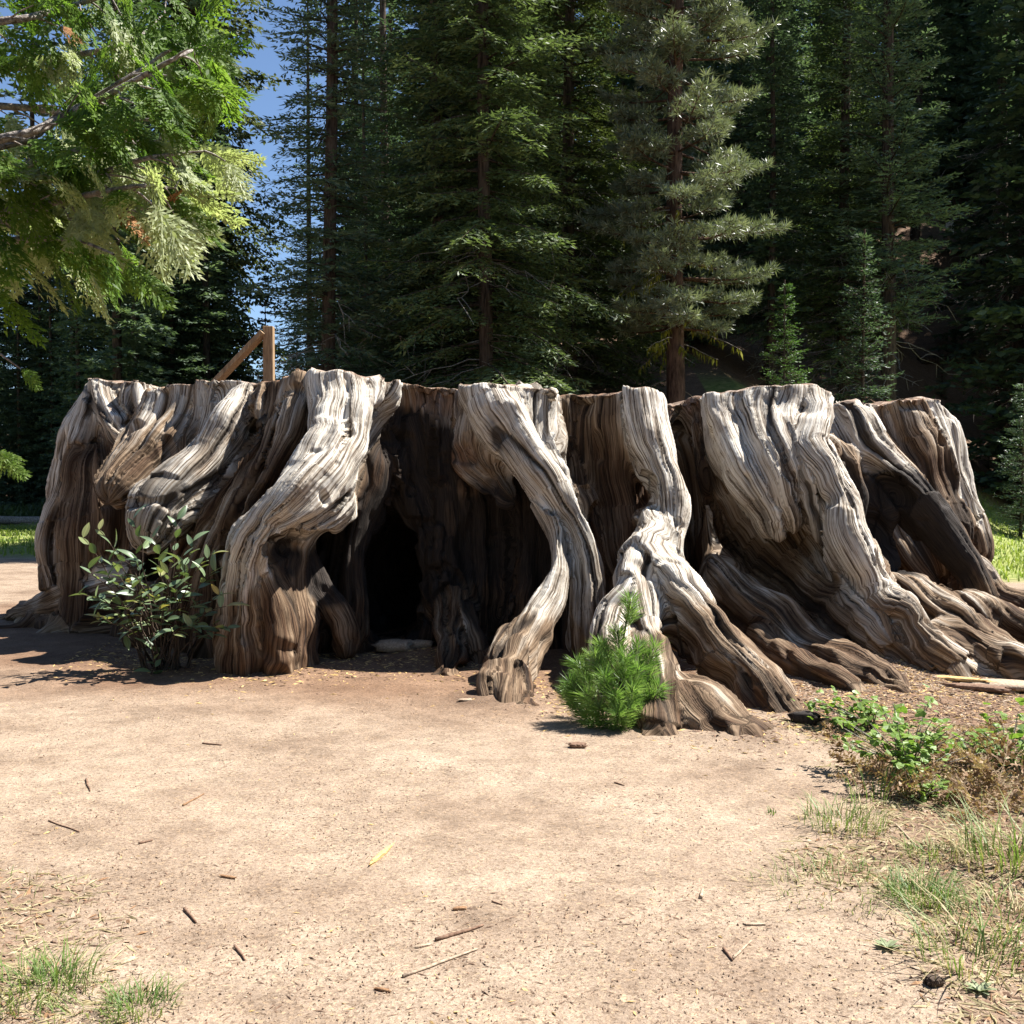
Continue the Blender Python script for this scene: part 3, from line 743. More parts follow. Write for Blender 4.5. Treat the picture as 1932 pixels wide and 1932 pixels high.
# ------------------------------------------------------------------ foliage and bark materials
def foliage(name, dark, mid_, light, trans=.3, rough=.55, spec=.3, nscale=1.3):
    m, t = newmat(name)
    tc = N(t, 'ShaderNodeTexCoord').outputs['Object']
    oi = N(t, 'ShaderNodeObjectInfo').outputs['Random']
    n1 = noise(t, tc, nscale, 3, .6); n2 = noise(t, tc, nscale * 9, 2, .6)
    f = math_(t, 'ADD', math_(t, 'MULTIPLY', n1, .6), math_(t, 'ADD', math_(t, 'MULTIPLY', n2, .4), math_(t, 'MULTIPLY', math_(t, 'SUBTRACT', oi, .5), .12)))
    c = ramp(t, f, [(.32, dark), (.5, mid_), (.68, light)])
    b = t.nodes.new('ShaderNodeBsdfPrincipled'); b.inputs['Roughness'].default_value = rough; b.inputs['Specular IOR Level'].default_value = spec
    tr = t.nodes.new('ShaderNodeBsdfTranslucent'); ms = t.nodes.new('ShaderNodeMixShader'); o = t.nodes.new('ShaderNodeOutputMaterial')
    t.links.new(c, b.inputs['Base Color'])
    t.links.new(mix(t, 1.0, c, (1.10, 1.2, .65), 'MULTIPLY'), tr.inputs[0])
    ms.inputs[0].default_value = trans
    t.links.new(b.outputs[0], ms.inputs[1]); t.links.new(tr.outputs[0], ms.inputs[2]); t.links.new(ms.outputs[0], o.inputs[0])
    return m
M_fir = foliage('fir_needles', (.046, .070, .028), (.105, .145, .058), (.19, .235, .105), .35)
M_firdark = foliage('dark_fir_needles', (.034, .058, .037), (.080, .122, .076), (.15, .200, .120), .33)
M_pine = foliage('pine_needles', (.075, .092, .055), (.15, .175, .105), (.25, .27, .18), .25, .4, .4)
M_bluefir = foliage('pale_blue_green_needles', (.065, .105, .066), (.13, .19, .118), (.22, .30, .19), .25, .45, .4)
M_seq = foliage('sequoia_foliage', (.036, .052, .018), (.078, .10, .034), (.15, .16, .06), .3)
M_young = foliage('bright_young_needles', (.040, .085, .025), (.075, .14, .04), (.13, .20, .07), .3)
def bark(name, dark, light, sc=(14, 14, 2.2), lichen=None):
    m, t = newmat(name)
    tc = N(t, 'ShaderNodeTexCoord').outputs['Object']
    n1 = noise(t, scaled(t, tc, sc), 1.0, 5, .65); n2 = noise(t, tc, 1.5, 3, .6)
    c = ramp(t, n1, [(.33, dark), (.62, light)])
    c = mix(t, .5, c, ramp(t, n2, [(.35, (.6, .6, .6)), (.65, (1.1, 1.1, 1.1))]), 'MULTIPLY')
    finish(t, c, .95, n1, .05, 1, .1); return m
M_bark = bark('grey_brown_bark', (.022, .016, .012), (.12, .088, .065))
M_redbark = bark('red_brown_bark', (.035, .020, .015), (.16, .095, .065))
M_dead = bark('pale_dead_twigs', (.12, .10, .08), (.40, .36, .31), (20, 20, 20))
M_lichen = foliage('yellow_green_lichen', (.11, .11, .015), (.22, .21, .03), (.32, .29, .06), .2, .9, .1)

def unit(v): return v / (np.linalg.norm(v, axis=-1, keepdims=True) + 1e-9)
def crown_fir(seed, H, Rb, z0, ztop_full, whorl=.36, per=6, twig=.138, step=.115, ql=.19, qw=.025, droop=.25, rise=.10, spread=.5, taper=1.05, drooptwig=.12):
    """layered flat boughs -> needle quads and limb tubes"""
    g = np.random.default_rng(seed); Cs, Us, Ws = [], [], []; limbs = MB()
    z = z0; bi = 0
    while z < H - (.4 if H > 9 else .12):
        hi = z > ztop_full
        k = 1.0 if not hi else 2.2
        prof = Rb * max(1 - (z / H) ** taper, .03) * min(1, .62 + .38 * (z - z0) / 1.8)
        n = per if not hi else max(3, per - 2)
        a0 = g.random() * 6.28
        for j in range(n):
            a = a0 + 6.283 * j / n + g.normal(0, .25); L = prof * g.uniform(.62, 1.18)
            if g.random() < .07: continue
            zb = z + g.uniform(-.2, .2)
            out = np.array((math.cos(a), math.sin(a), 0)); side = np.array((-out[1], out[0], 0)); up = np.array((0, 0, 1.))
            r_, d_ = g.normal(rise, .08), max(.02, g.normal(droop, .08)) * (1.2 - zb / H)
            yaw = g.normal(0, .12)
            def pt(s): s = np.asarray(s)[..., None]; return up * zb + out * (s * L) + side * (yaw * L * s * s) + up * (L * (r_ * s - d_ * s ** 2 + .10 * s ** 4))
            ss_ = np.linspace(0, 1, 5)
            if not hi: limbs.tube(pt(ss_), np.linspace(.012 + .011 * L, .004, 5), 3, cap=False)
            m = max(3, int(L * (1 - .12) / (twig * k)))
            s = np.repeat(np.linspace(.12, .98, m) + g.uniform(-.01, .01, m), 2); s = np.clip(s, .05, 1)
            sg = np.tile((1., -1.), m)
            p = pt(s); tg = unit(pt(np.minimum(s + .02, 1.03)) - pt(s - .02))
            sd = unit(np.cross(tg, up[None]))
            tl = (L * spread * (1 - s) ** .75 * (s + .25) ** .4 + .14) * g.uniform(.65, 1.2, len(s))
            td = unit(tg * .72 + sd * sg[:, None] * .75 + np.array((0, 0, -drooptwig)) + g.normal(0, .10, (len(s), 3)))
            cnt = np.maximum(2, (tl / (step * k)).astype(int)); tot = cnt.sum()
            ti = np.repeat(np.arange(len(s)), cnt); within = np.arange(tot) - np.repeat(np.cumsum(cnt) - cnt, cnt)
            f = (within + .3) / cnt[ti]
            base = p[ti] + td[ti] * (tl[ti] * f)[:, None] + np.array((0, 0, -1.)) * (tl[ti] * f ** 2 * .18)[:, None]
            sd2 = unit(np.cross(td[ti], up[None]))
            for q in (1, -1):
                d = unit(td[ti] * .8 + sd2 * (.55 * q) + g.normal(0, .22, (tot, 3)) + np.array((0, 0, .08)))
                nn = unit(np.array((0, 0, 1.))[None] + g.normal(0, .5, (tot, 3)))
                w = unit(np.cross(d, nn))
                Cs.append(base); Us.append(d * (ql * k ** .5 * g.uniform(.7, 1.25, tot))[:, None]); Ws.append(w * (qw * k ** .5 * g.uniform(.8, 1.2, tot))[:, None])
        z += whorl * k * g.uniform(.8, 1.2)
    return quads(np.vstack(Cs), np.vstack(Us), np.vstack(Ws)), limbs
def crown_pine(seed, H, Rb, z0, ztop_full):
    g = np.random.default_rng(seed); Cs, Us, Ws = [], [], []; limbs = MB(); z = z0
    while z < H - .5:
        hi = z > ztop_full; k = 2.0 if hi else 1.0
        prof = Rb * max(1 - (z / H) ** 1.6, .05) * min(1, .7 + .3 * (z - z0) / 2)
        n = 5 if not hi else 3; a0 = g.random() * 6.28
        for j in range(n):
            a = a0 + 6.283 * j / n + g.normal(0, .35); L = prof * g.uniform(.55, 1.15)
            out = np.array((math.cos(a), math.sin(a), 0)); side = np.array((-out[1], out[0], 0)); up = np.array((0, 0, 1.))
            r_ = g.normal(-.05, .12)
            def pt(s): s = np.asarray(s)[..., None]; return up * z + out * (s * L) + up * (L * (r_ * s - .22 * s ** 2 + .30 * s ** 3.5))
            if not hi: limbs.tube(pt(np.linspace(0, 1, 6)), np.linspace(.018 + .012 * L, .006, 6), 4, cap=False)
            m = int(max(3, L / (.26 * k)))
            for s in np.linspace(.32, 1, m):
                for q in ((-1, 1, 0) if s < .97 else (0,)):
                    ln = (.75 * (1 - s) + .22) * g.uniform(.6, 1.2)
                    d = unit(out * .7 + side * q * .8 + up * g.uniform(.05, .45)); b = pt(s)
                    if q and not hi: limbs.tube(np.stack([b, b + d * ln * .5 - up * .03, b + d * ln]), (.009, .007, .005), 3, cap=False)
                    for f in ((.55, 1.0) if q else (.6,)):
                        c = b + d * ln * f; nn = 18
                        dd = unit(d * .55 + up * .25 + g.normal(0, .62, (nn, 3)))
                        Cs.append(np.repeat(c[None], nn, 0)); Us.append(dd * (.24 * k ** .5 * g.uniform(.75, 1.15, nn))[:, None])
                        Ws.append(unit(np.cross(dd, g.normal(0, 1, (nn, 3)))) * .0135 * k ** .5)
        z += .46 * k * g.uniform(.8, 1.2)
    return quads(np.vstack(Cs), np.vstack(Us), np.vstack(Ws)), limbs
def trunk_mesh(seed, H, r0, flare=1.5):
    g = np.random.default_rng(seed); zz = np.concatenate([[-.6, 0, .25, .7], np.linspace(1.5, H, 18)])
    rr = r0 * (1 - zz / H * .96) ** .85; rr[:3] *= (flare * 1.1, flare, 1 + (flare - 1) * .4)
    pts = np.stack([.05 * np.sin(zz * .35 + g.random() * 6), .05 * np.cos(zz * .3 + g.random() * 6), zz], 1)
    V, F = tube(pts, np.maximum(rr, .02), 11, cap=False, jit=.10, seed=seed)
    return mesh_np('trunk', V, F, True)
def dead_branches(seed, z0, z1, n, L, down=.35):
    g = np.random.default_rng(seed); m = MB()
    for _ in range(n):
        a = g.random() * 6.28; z = g.uniform(z0, z1); l = L * g.uniform(.4, 1.1)
        o = np.array((math.cos(a), math.sin(a), 0)); s = np.linspace(0, 1, 6)
        w = np.cumsum(g.normal(0, .05, (6, 3)), 0) * l * .6
        p = np.array((0, 0, z)) + np.outer(s * l, o) + np.outer(-down * l * s ** 1.6, (0, 0, 1)) + w
        m.tube(p, np.linspace(.020, .006, 6), 3, cap=False)
        for _ in range(4):
            i = g.integers(2, 6); d = unit(o * .6 + g.normal(0, .6, 3) - np.array((0, 0, .5)))
            e = l * g.uniform(.12, .35)
            m.tube(np.stack([p[i], p[i] + d * e * .5, p[i] + d * e + (0, 0, -.06 * e)]), (.010, .008, .004), 3, cap=False)
    return m
def protos():
    d = {}
    def add(key, seed, crown, tr, dead=None): d[key] = (crown, tr, dead)
    def fm(key, V_F): return mesh_np('crown', *V_F)
    for key, seed, H, Rb, z0, kw in [('fir', 1, 31, 2.25, 1.6, dict(whorl=.36)), ('broad_fir', 2, 29, 3.6, .6, dict(droop=.34, rise=.05, drooptwig=.3)), ('open_fir', 3, 34, 1.9, 2.0, dict(whorl=.5, per=5, twig=.15, droop=.30)),
                                 ('blue_fir', 4, 31, 2.75, 4.0, dict(rise=.25, droop=.18, whorl=.42))]:
        q, l = crown_fir(seed, H, Rb, z0, 15.5, **kw)
        d[key] = (fm(key, q), l.mesh('branches'), trunk_mesh(seed, H, {'fir': .20, 'broad_fir': .19, 'open_fir': .2, 'blue_fir': .24}[key]), dead_branches(seed, .4, 6.5, 70 if key != 'blue_fir' else 40, 2.2).mesh('dead_branches'))
    q, l = crown_fir(9, 42, 3.9, .8, 22, whorl=.62, per=7, twig=.26, step=.22, ql=.38, qw=.085)
    d['far_fir'] = (fm('f', q), None, trunk_mesh(9, 42, .28), None)
    q, l = crown_fir(12, 34, 3.1, 4.0, 24, whorl=.62, per=6, twig=.27, step=.22, ql=.36, qw=.08, droop=.35)
    d['far_fir_high'] = (fm('f', q), None, trunk_mesh(12, 34, .26), dead_branches(12, 1.5, 6, 26, 1.6).mesh('dead_branches'))
    q, l = crown_fir(10, 46, 5.5, 4, 34, whorl=.55, per=6, twig=.28, step=.22, ql=.34, qw=.075, droop=.45, rise=.0, drooptwig=.6, taper=2.4)
    d['sequoia'] = (fm('s', q), None, trunk_mesh(10, 46, .9), None)
    q, l = crown_fir(14, 33, 2.3, 10.5, 24, whorl=.62, per=5, twig=.27, step=.22, ql=.36, qw=.07, droop=.35)
    d['bare_fir'] = (fm('f', q), None, trunk_mesh(14, 33, .27), dead_branches(14, 1.5, 12, 80, 2.0).mesh('dead_branches'))
    q, l = crown_pine(5, 31, 2.7, 3.0, 16)
    d['pine'] = (fm('p', q), l.mesh('branches'), trunk_mesh(5, 34, .25), None)
    q, l = crown_fir(6, 4.6, 1.0, .25, 9, whorl=.15, per=6, twig=.075, step=.07, ql=.085, qw=.013, droop=.12, rise=.22, spread=.42)
    d['young_fir'] = (fm('y', q), l.mesh('branches'), trunk_mesh(6, 4.6, .045), None)
    return d
PR = protos()
def tree(name, key, label, px, D, needles, barkm, group, scale=1.0, rz=None, y_=None, cat='tree'):
    x = P(px, 914, D)[0]
    t_ = thing(name, label, cat, (x, D, gz1(x, D) - .05), random.uniform(0, 6.28) if rz is None else rz, group)
    t_.scale = (scale,) * 3
    crown, limbs, trunk, dead = PR[key]
    for nm, me, m in (('trunk', trunk, barkm), ('branches', limbs, barkm), ('crown', crown, needles), ('dead_branches', dead, M_dead)):
        if me is None: continue
        if not me.materials: me.materials.append(m)
        o = link(nm, me, None, t_)
        if o.material_slots[0].material is not m:
            o.material_slots[0].link = 'OBJECT'; o.material_slots[0].material = m
    return t_
GB = 'big conifers standing behind the stump'
tree('fir_tree', 'fir', 'tall dark fir with a straight black trunk, just right of the strip of blue sky', 625, 27, M_firdark, M_bark, GB, 1.0, 1.0)
tree('fir_tree', 'open_fir', 'thin dark fir glimpsed high between the black-trunked fir and the broad green firs', 727, 40, M_firdark, M_bark, GB, 1.0, 2.0)
tree('fir_tree', 'fir', 'slender fir forming the left side of the broad green clump behind the hollow', 826, 28.5, M_firdark, M_bark, GB, .95, 4.0)
tree('fir_tree', 'broad_fir', 'bushy green fir with the thickest trunk in the clump behind the hollow', 856, 30, M_fir, M_bark, GB, 1.02, 3.0)
tree('fir_tree', 'broad_fir', 'broad green fir whose lowest boughs sweep down to the stump top behind the hollow', 915, 27, M_fir, M_bark, GB, 1.0, .4)
tree('fir_tree', 'broad_fir', 'yellowish green fir filling the gap between the broad clump and the grey-green pine', 1075, 34, M_seq, M_bark, GB, 1.15, 5.1)
pine_t = tree('pine_tree', 'pine', 'grey-green pine with a reddish trunk and yellow lichen on its lower dead limbs', 1274, 29, M_pine, M_redbark, GB, 1.0, 2.2)
tree('fir_tree', 'fir', 'dark fir immediately right of the grey-green pine, in deep shade', 1450, 40, M_firdark, M_bark, GB, 1.1, 2.9)
tree('fir_tree', 'blue_fir', 'sunlit pale green fir with upswept boughs, upper right', 1672, 34, M_bluefir, M_bark, GB, 1.0, .9)
tree('fir_tree', 'fir', 'dark fir in front of the pale upswept fir, with a thin trunk', 1590, 36, M_fir, M_bark, GB, 1.0, 5.5)
tree('fir_tree', 'bare_fir', 'dark fir with bare grey snags, left one of the pair above the slope', 1885, 44, M_firdark, M_bark, GB, 1.05, 1.2)
tree('fir_tree', 'bare_fir', 'dark trunk at the very right edge above the slope', 1922, 42, M_firdark, M_bark, GB, 1.05, 4.2)
tree('sequoia_tree', 'sequoia', 'tapering olive green conifer left of the strip of blue sky, behind the cedar boughs', 362, 52, M_seq, M_redbark, GB, .92, .3)
tree('fir_tree', 'far_fir_high', 'dark fir behind the cedar boughs with a bare lower trunk', 225, 40, M_firdark, M_bark, GB, .8, .5)
tree('fir_tree', 'far_fir_high', 'second dark fir behind the cedar boughs, close beside the first bare trunk', 255, 44, M_firdark, M_bark, GB, .8, 2.5)
tree('fir_tree', 'far_fir_high', 'dark fir left of the handrail, its trunk showing below the cedar boughs', 390, 46, M_firdark, M_bark, GB, .75, 3.5)
tree('fir_tree', 'fir', 'shorter dark fir filling in beside the black trunk, just behind it', 585, 34, M_firdark, M_bark, GB, .62, 2.4)
tree('fir_tree', 'fir', 'short dark fir low behind the black trunk, nearer the broad clump', 690, 37, M_firdark, M_bark, GB, .6, .9)
for px, D, lab in ((-15, 60, 'tall dark conifer at the left edge, behind the cedar boughs'), (70, 63, 'tall dark conifer behind the cedar boughs, second from the left edge'), (150, 59, 'tall dark conifer behind the middle of the cedar boughs'), (235, 64, 'tall dark conifer behind the tips of the cedar boughs')):
    tree('fir_tree', 'far_fir', lab, px, D, M_firdark, M_bark, GB, .9, px * .7)
GY = 'young conifers under the big trees'
tree('young_fir', 'young_fir', 'small pointed green fir between the grey-green pine and the pale fir', 1480, 26, M_young, M_bark, GY, 1.0, .2)
tree('young_fir', 'young_fir', 'small dark green fir at the right edge beside the brown slope', 1925, 30, M_bluefir, M_bark, GY, .95, 1.9)
tree('young_fir', 'young_fir', 'small bright green conifer just left of the wooden handrail', 412, 25, M_young, M_bark, GY, .82, 2.6)
tree('young_fir', 'young_fir', 'shaded young fir at the foot of the slope behind the right end of the stump', 1625, 30, M_firdark, M_bark, GY, 1.45, 3.3)
for px, D, sc, lab in ((1775, 46, .45, 'knee-high dark fir at the lower left edge of the brown slope'), (1850, 52, .4, 'small dark fir in the middle of the brown slope'), (1905, 47, .6, 'young dark fir right of the brown slope, below the bare trunks'), (1752, 55, .7, 'young dark fir at the upper left edge of the brown slope'),
                        (1830, 60, .35, 'tiny fir high on the brown slope below the white board'), (1890, 57, .7, 'young fir beside the bare trunks high on the brown slope'), (1865, 41, .3, 'little fir at the foot of the brown slope'), (1800, 50, .28, 'seedling fir half way up the brown slope')):
    tree('young_fir', 'young_fir', lab, px, D, M_firdark, M_bark, GY, sc, px * 1.3)
for px, D, L, a_, lab in ((1790, 49, 3.2, .3, 'fallen log lying across the lower brown slope'), (1845, 56, 2.6, -.5, 'broken log high on the brown slope'), (1215, 27, 4.5, .12, 'dark fallen log on the ground left of the pine trunk')):
    x = P(px, 914, D)[0]; tt = np.linspace(-L / 2, L / 2, 7); pp = np.stack([x + tt * math.cos(a_), D + tt * math.sin(a_), ground_z(x + tt * math.cos(a_), D + tt * math.sin(a_)) + .13], 1); c0_ = pp[3].copy()
    tag(MB().tube(pp - c0_, np.linspace(.2, .13, 7), 9, jit=.25).build('fallen_log', M_bark, None, True, c0_), lab, 'log', 'fallen logs in the wood')
# the wood behind
GW = 'trees in the dark wood behind'
rw = random.Random(11)
BINS = [(-2000, 'beyond the left edge of the view'), (-60, 'at the left edge behind cedar'), (110, 'above the left end of the stump'), (200, 'left of the bare trunks behind the cedar boughs'), (300, 'between the bare trunks and the handrail'), (400, 'just behind the handrail'),
        (500, 'behind the black-trunked fir'), (640, 'between the black-trunked fir and the broad clump'), (760, 'behind the left side of the broad clump'), (850, 'behind the middle of the broad clump'), (950, 'behind the right side of the broad clump'),
        (1060, 'between the broad clump and the pine'), (1170, 'behind the left side of the grey-green pine'), (1280, 'behind the right side of the grey-green pine'), (1390, 'above the pointed young fir'), (1490, 'between the pointed young fir and the pale fir'),
        (1600, 'behind the left side of the pale upswept fir'), (1700, 'behind the right side of the pale upswept fir'), (1790, 'at the top of the bare slope'), (1880, 'at the right edge beyond the slope'), (1990, 'beyond the right edge of the view, shading the slope')]
def where(px): return [b for a, b in BINS if a <= px][-1]
WOOD = []
def wood(px, D, key, sc, word): WOOD.append((px, D, key, sc, word + ' dark conifer ' + where(px)))
for row, (D0, step, lo, hi, word) in enumerate([(39, 2.6, 1, 33, 'nearest'), (47, 2.5, -27, 34, 'nearer'), (56, 2.9, -34, 40, 'farther'), (68, 3.8, -44, 42, 'farthest')]):
    x = lo
    while x < hi:
        xx = x + rw.uniform(-1.0, 1.0); D = D0 + rw.uniform(-4, 4)
        px = 966 + xx / D * 2071.6
        x += step
        if 425 < px < 640: continue                       # the strip of open sky
        if 1735 < px < 1900 and D < 72: continue          # the bare slope
        if row == 0 and (rw.random() < .2 or 1640 < px < 1960): continue
        if px < -60 or px > 2500: continue
        wood(px, D, 'far_fir' if rw.random() < .6 else 'far_fir_high', ((.42, .46, .5, .55)[row] if px < 470 else (.58, .68, .78, .9)[row] if px < 1700 else .95), word)
for px in list(range(-30, 430, 34)) + [462, 505, 548]: wood(px + rw.uniform(-10, 10), rw.uniform(50, 54), 'far_fir', .40 if px < 440 else .27, 'low')
for px in range(-760, -60, 44): wood(px + rw.uniform(-14, 14), rw.uniform(50, 62), 'far_fir', .58, 'outer')
for px in range(1742, 1905, 27): wood(px + rw.uniform(-6, 6), rw.uniform(73, 82), 'far_fir', .9, 'remote')
from collections import Counter
cnt_ = Counter(w[4] for w in WOOD); seen_ = Counter()
WORDS = {1: [''], 2: ['left-hand ', 'right-hand '], 3: ['leftmost ', 'middle ', 'rightmost '], 4: ['leftmost ', 'second leftmost ', 'third leftmost ', 'rightmost '], 5: ['leftmost ', 'second leftmost ', 'middle ', 'second rightmost ', 'rightmost ']}
for px, D, key, sc, lab in sorted(WOOD):
    n_ = cnt_[lab]; w_ = WORDS[n_][seen_[lab]] if n_ in WORDS else ('leftmost ' if seen_[lab] == 0 else ''); seen_[lab] += 1
    tree('forest_tree', key, w_ + lab, px, D, M_firdark, M_bark, GW, sc * rw.uniform(.88, 1.12), rw.uniform(0, 6.28))
# unseen trees added behind and beside the viewpoint to cut sky fill
ORD = 'first second third fourth fifth sixth seventh eighth ninth tenth eleventh twelfth thirteenth fourteenth fifteenth sixteenth'.split()
for (x, y), o_ in zip([(-26, -2), (-22, -9), (-17, -15), (-11, -12), (-6, -18), (-1, -13), (4, -17), (9, -12), (14, -16), (19, -11), (24, -7), (-28, 6), (-30, 14), (-21, 2), (28, 0), (30, -4)], ORD):
    added_tree = tree('forest_tree', 'far_fir', o_ + ' unseen conifer added on the near side to cut sky fill', 966, 40, M_firdark, M_bark, 'unseen trees added on the near side to cut sky fill', rw.uniform(.5, .65), rw.uniform(0, 6.28))
    added_tree.location = (x, y, 0)
# lichen on the pine's lower limbs and its bare snags
g = np.random.default_rng(21); mb = MB(); Cs, Us, Ws = [], [], []
for q in range(46):
    a = g.random() * 6.28; z = g.uniform(1.2, 6.2); l = g.uniform(.5, 1.7)
    o = np.array((math.cos(a), math.sin(a), 0)); s = np.linspace(0, 1, 6)
    p = np.array((0, 0, z)) + np.outer(s * l, o) + np.outer(-.35 * l * s ** 1.5, (0, 0, 1)) + np.cumsum(g.normal(0, .04, (6, 3)), 0)
    mb.tube(p, np.linspace(.018, .005, 6), 3, cap=False)
    if z > 2.4:
        for _ in range(34):
            f = g.uniform(.25, 1); c = p[0] * 0 + np.array([np.interp(f, s, p[:, i]) for i in range(3)])
            Cs.append(c); Us.append((g.normal(0, .05), g.normal(0, .05), -g.uniform(.08, .30))); Ws.append(np.append(g.normal(0, .012, 2), 0))
mb.build('bare_limbs', M_dead, pine_t)
link('lichen', mesh_np('lichen', *quads(np.array(Cs), np.array(Us), np.array(Ws))), M_lichen, pine_t)
# ------------------------------------------------------------------ incense cedar reaching in from the left
M_cedar = foliage('cedar_sprays', (.050, .105, .016), (.12, .20, .034), (.23, .30, .075), .52, .5, .15, 3.0)
M_cedarlit = foliage('sunlit_cedar_sprays', (.22, .26, .13), (.38, .42, .22), (.58, .60, .40), .45, .5, .2, 3.0)  # sunlit brightness of the sprays put into their colour
M_cedardead = foliage('dead_cedar_sprays', (.16, .075, .03), (.28, .14, .06), (.38, .22, .11), .2, .8, .1, 3.0)
M_twig = bark('pale_cedar_bark', (.12, .09, .075), (.50, .45, .40), (30, 30, 30))
def frond_mesh(seed, L=.34):
    g = np.random.default_rng(seed); C, U, Wd = [], [], []
    n = 12; cv = g.uniform(-.25, .25)
    def ax(s): return np.array((s * L, cv * L * s * s, -.18 * L * s * s))
    for k in range(n):
        s = .10 + .9 * k / n
        C.append(ax(s - .08)); U.append((ax(s + .06) - ax(s - .08)) * 1.1); Wd.append((0, .0045, 0))
        for q in (1, -1):
            l = (.17 * (1 - s) ** .7 + .035) * L / .34 * g.uniform(.7, 1.15)
            a = math.radians(g.uniform(32, 46)) * q + 2 * cv * s
            d = np.array((math.cos(a), math.sin(a), g.normal(-.12, .12))); b = ax(s)
            m = max(2, int(l / .026))
            for j in range(m):
                f = j / m; p = b + d * l * f + np.array((0, 0, -.25 * l * f * f))
                C.append(p); U.append(d * l / m * 1.5); Wd.append(np.array((-d[1], d[0], g.normal(0, .3))) * .0058)
                for q2 in (1, -1):
                    a2 = a + q2 * math.radians(g.uniform(28, 42)); l2 = (.040 * (1 - f) + .010) * g.uniform(.7, 1.2)
                    d2 = np.array((math.cos(a2), math.sin(a2), g.normal(-.1, .2)))
                    C.append(p); U.append(d2 * l2); Wd.append(np.array((-d2[1], d2[0], g.normal(0, .4))) * .0066)
    return mesh_np('frond', *quads(np.array(C), np.array(U), np.array(Wd)))
FR = [frond_mesh(s) for s in (1, 2, 3, 4, 5)]
def basis(d, n):
    d = Vector(d).normalized(); n = Vector(n); y = n.cross(d).normalized(); n = d.cross(y)
    return Matrix((d, y, n)).transposed()
cx0, cy0 = -4.9, 5.6
cedar = thing('incense_cedar', 'cedar with flat lacy green sprays on pale twigs hanging in from the top left', 'tree', (cx0, cy0, 0))
link('trunk', trunk_mesh(33, 15, .24), M_redbark, cedar)
BR = [  # image path, distance, share of dead / sunlit-coloured sprays, how many
 ([(0,275),(100,225),(170,190),(250,140),(345,80)], 5.2, .04, .1, 27),
 ([(0,130),(90,108),(190,96),(260,70),(310,25)], 5.7, .02, .2, 20),
 ([(0,40),(100,20),(200,-10),(280,-50)], 5.3, .02, .2, 16),
 ([(0,262),(130,215),(240,160),(330,110),(385,85)], 4.9, .03, .05, 30),
 ([(0,335),(90,340),(180,330),(270,300),(340,290),(385,285)], 5.3, .04, .95, 32),
 ([(0,400),(90,385),(180,365),(270,350),(330,355)], 5.1, .05, .7, 28),
 ([(0,420),(120,415),(220,400),(320,385)], 5.7, .05, .55, 20),
 ([(0,455),(80,450),(150,455),(215,480)], 5.1, .08, .4, 11),
 ([(0,200),(130,215),(240,225),(320,225)], 5.8, .04, .5, 20),
 ([(-130,600),(-90,620),(-65,630),(-35,650)], 5.0, .0, .3, 3),
 ([(-140,795),(-100,800),(-70,806),(-40,810)], 4.8, .0, .0, 2),
 ([(0,-30),(120,-35),(230,-30),(330,5)], 5.5, .03, .1, 17),
 ([(0,318),(70,300),(140,285),(220,270),(300,265)], 5.5, .06, .9, 18),
]
gc = np.random.default_rng(77)
base0 = np.array((cx0, cy0, 0.0))
for path, D, dead, pale, nf in BR:
    pts = [P(x, y, D + .25 * math.sin(k * 1.7)) for k, (x, y) in enumerate(path)]
    start = np.array((cx0 + .1, cy0, pts[0][2] - .15)); mid0 = start * .5 + pts[0] * .5 + (0, 0, .05)
    ctl = catmull(np.array([start, mid0] + pts), 4)
    r = np.linspace(.030, .005, len(ctl))
    mb = MB(); mb.tube(ctl - base0, r, 6, cap=False, jit=.3, seed=3)
    seglen = np.concatenate([[0], np.cumsum(np.linalg.norm(np.diff(ctl, axis=0), axis=1))]); T = seglen[-1]
    s_in = seglen[8]                                   # where it enters the picture
    place = []
    for k in range(nf):
        s = s_in * .8 + (T - s_in * .8) * ((k + gc.random()) / nf)
        if k > nf - 3: s = T
        p = np.array([np.interp(s, seglen, ctl[:, i]) for i in range(3)]); p2 = np.array([np.interp(min(s + .05, T), seglen, ctl[:, i]) for i in range(3)]); p1 = np.array([np.interp(max(s - .05, 0), seglen, ctl[:, i]) for i in range(3)])
        tg = unit(p2 - p1)
        sgn = 1 if k % 2 else -1
        off = unit(tg * .9 + np.array((0, sgn * gc.uniform(.3, 1.0), 0)) + np.array((0, 0, gc.uniform(-.75, .10))))
        ln = gc.uniform(.05, .42) * (1 - .5 * s / T)
        q = p + off * ln + np.array((0, 0, -.10 * ln))
        if ln > .08: mb.tube(np.stack([p, p + off * ln * .5, q]) - base0, (.007, .005, .003), 4, cap=False)
        place.append((q, unit(off + np.array((0, 0, -gc.uniform(.1, .6)))), sgn))
    b = mb.build('branch', M_twig, cedar)
    for q, d, sgn in place:
        me = FR[gc.integers(5)]
        o = bpy.data.objects.new('frond', me); COL.objects.link(o); o.parent = b
        nrm = unit(np.array((gc.normal(.65, .5), gc.normal(-.5, .5), gc.normal(.4, .4))))
        Mx = basis(d, nrm).to_4x4(); Mx.translation = Vector(q - base0)
        sc = gc.uniform(.65, 1.1) * (.45 if nf < 5 else 1)
        o.matrix_local = Mx @ Matrix.Diagonal((sc, sc, sc, 1))
        if not me.materials: me.materials.append(M_cedar)
        u = gc.random(); m = M_cedardead if u < dead else (M_cedarlit if u < dead + pale * .8 else M_cedar)
        if m is not M_cedar: o.material_slots[0].link = 'OBJECT'; o.material_slots[0].material = m
        if m is M_cedardead: o.scale = (.6 * sc,) * 3; o['label'] = 'dead brown spray'

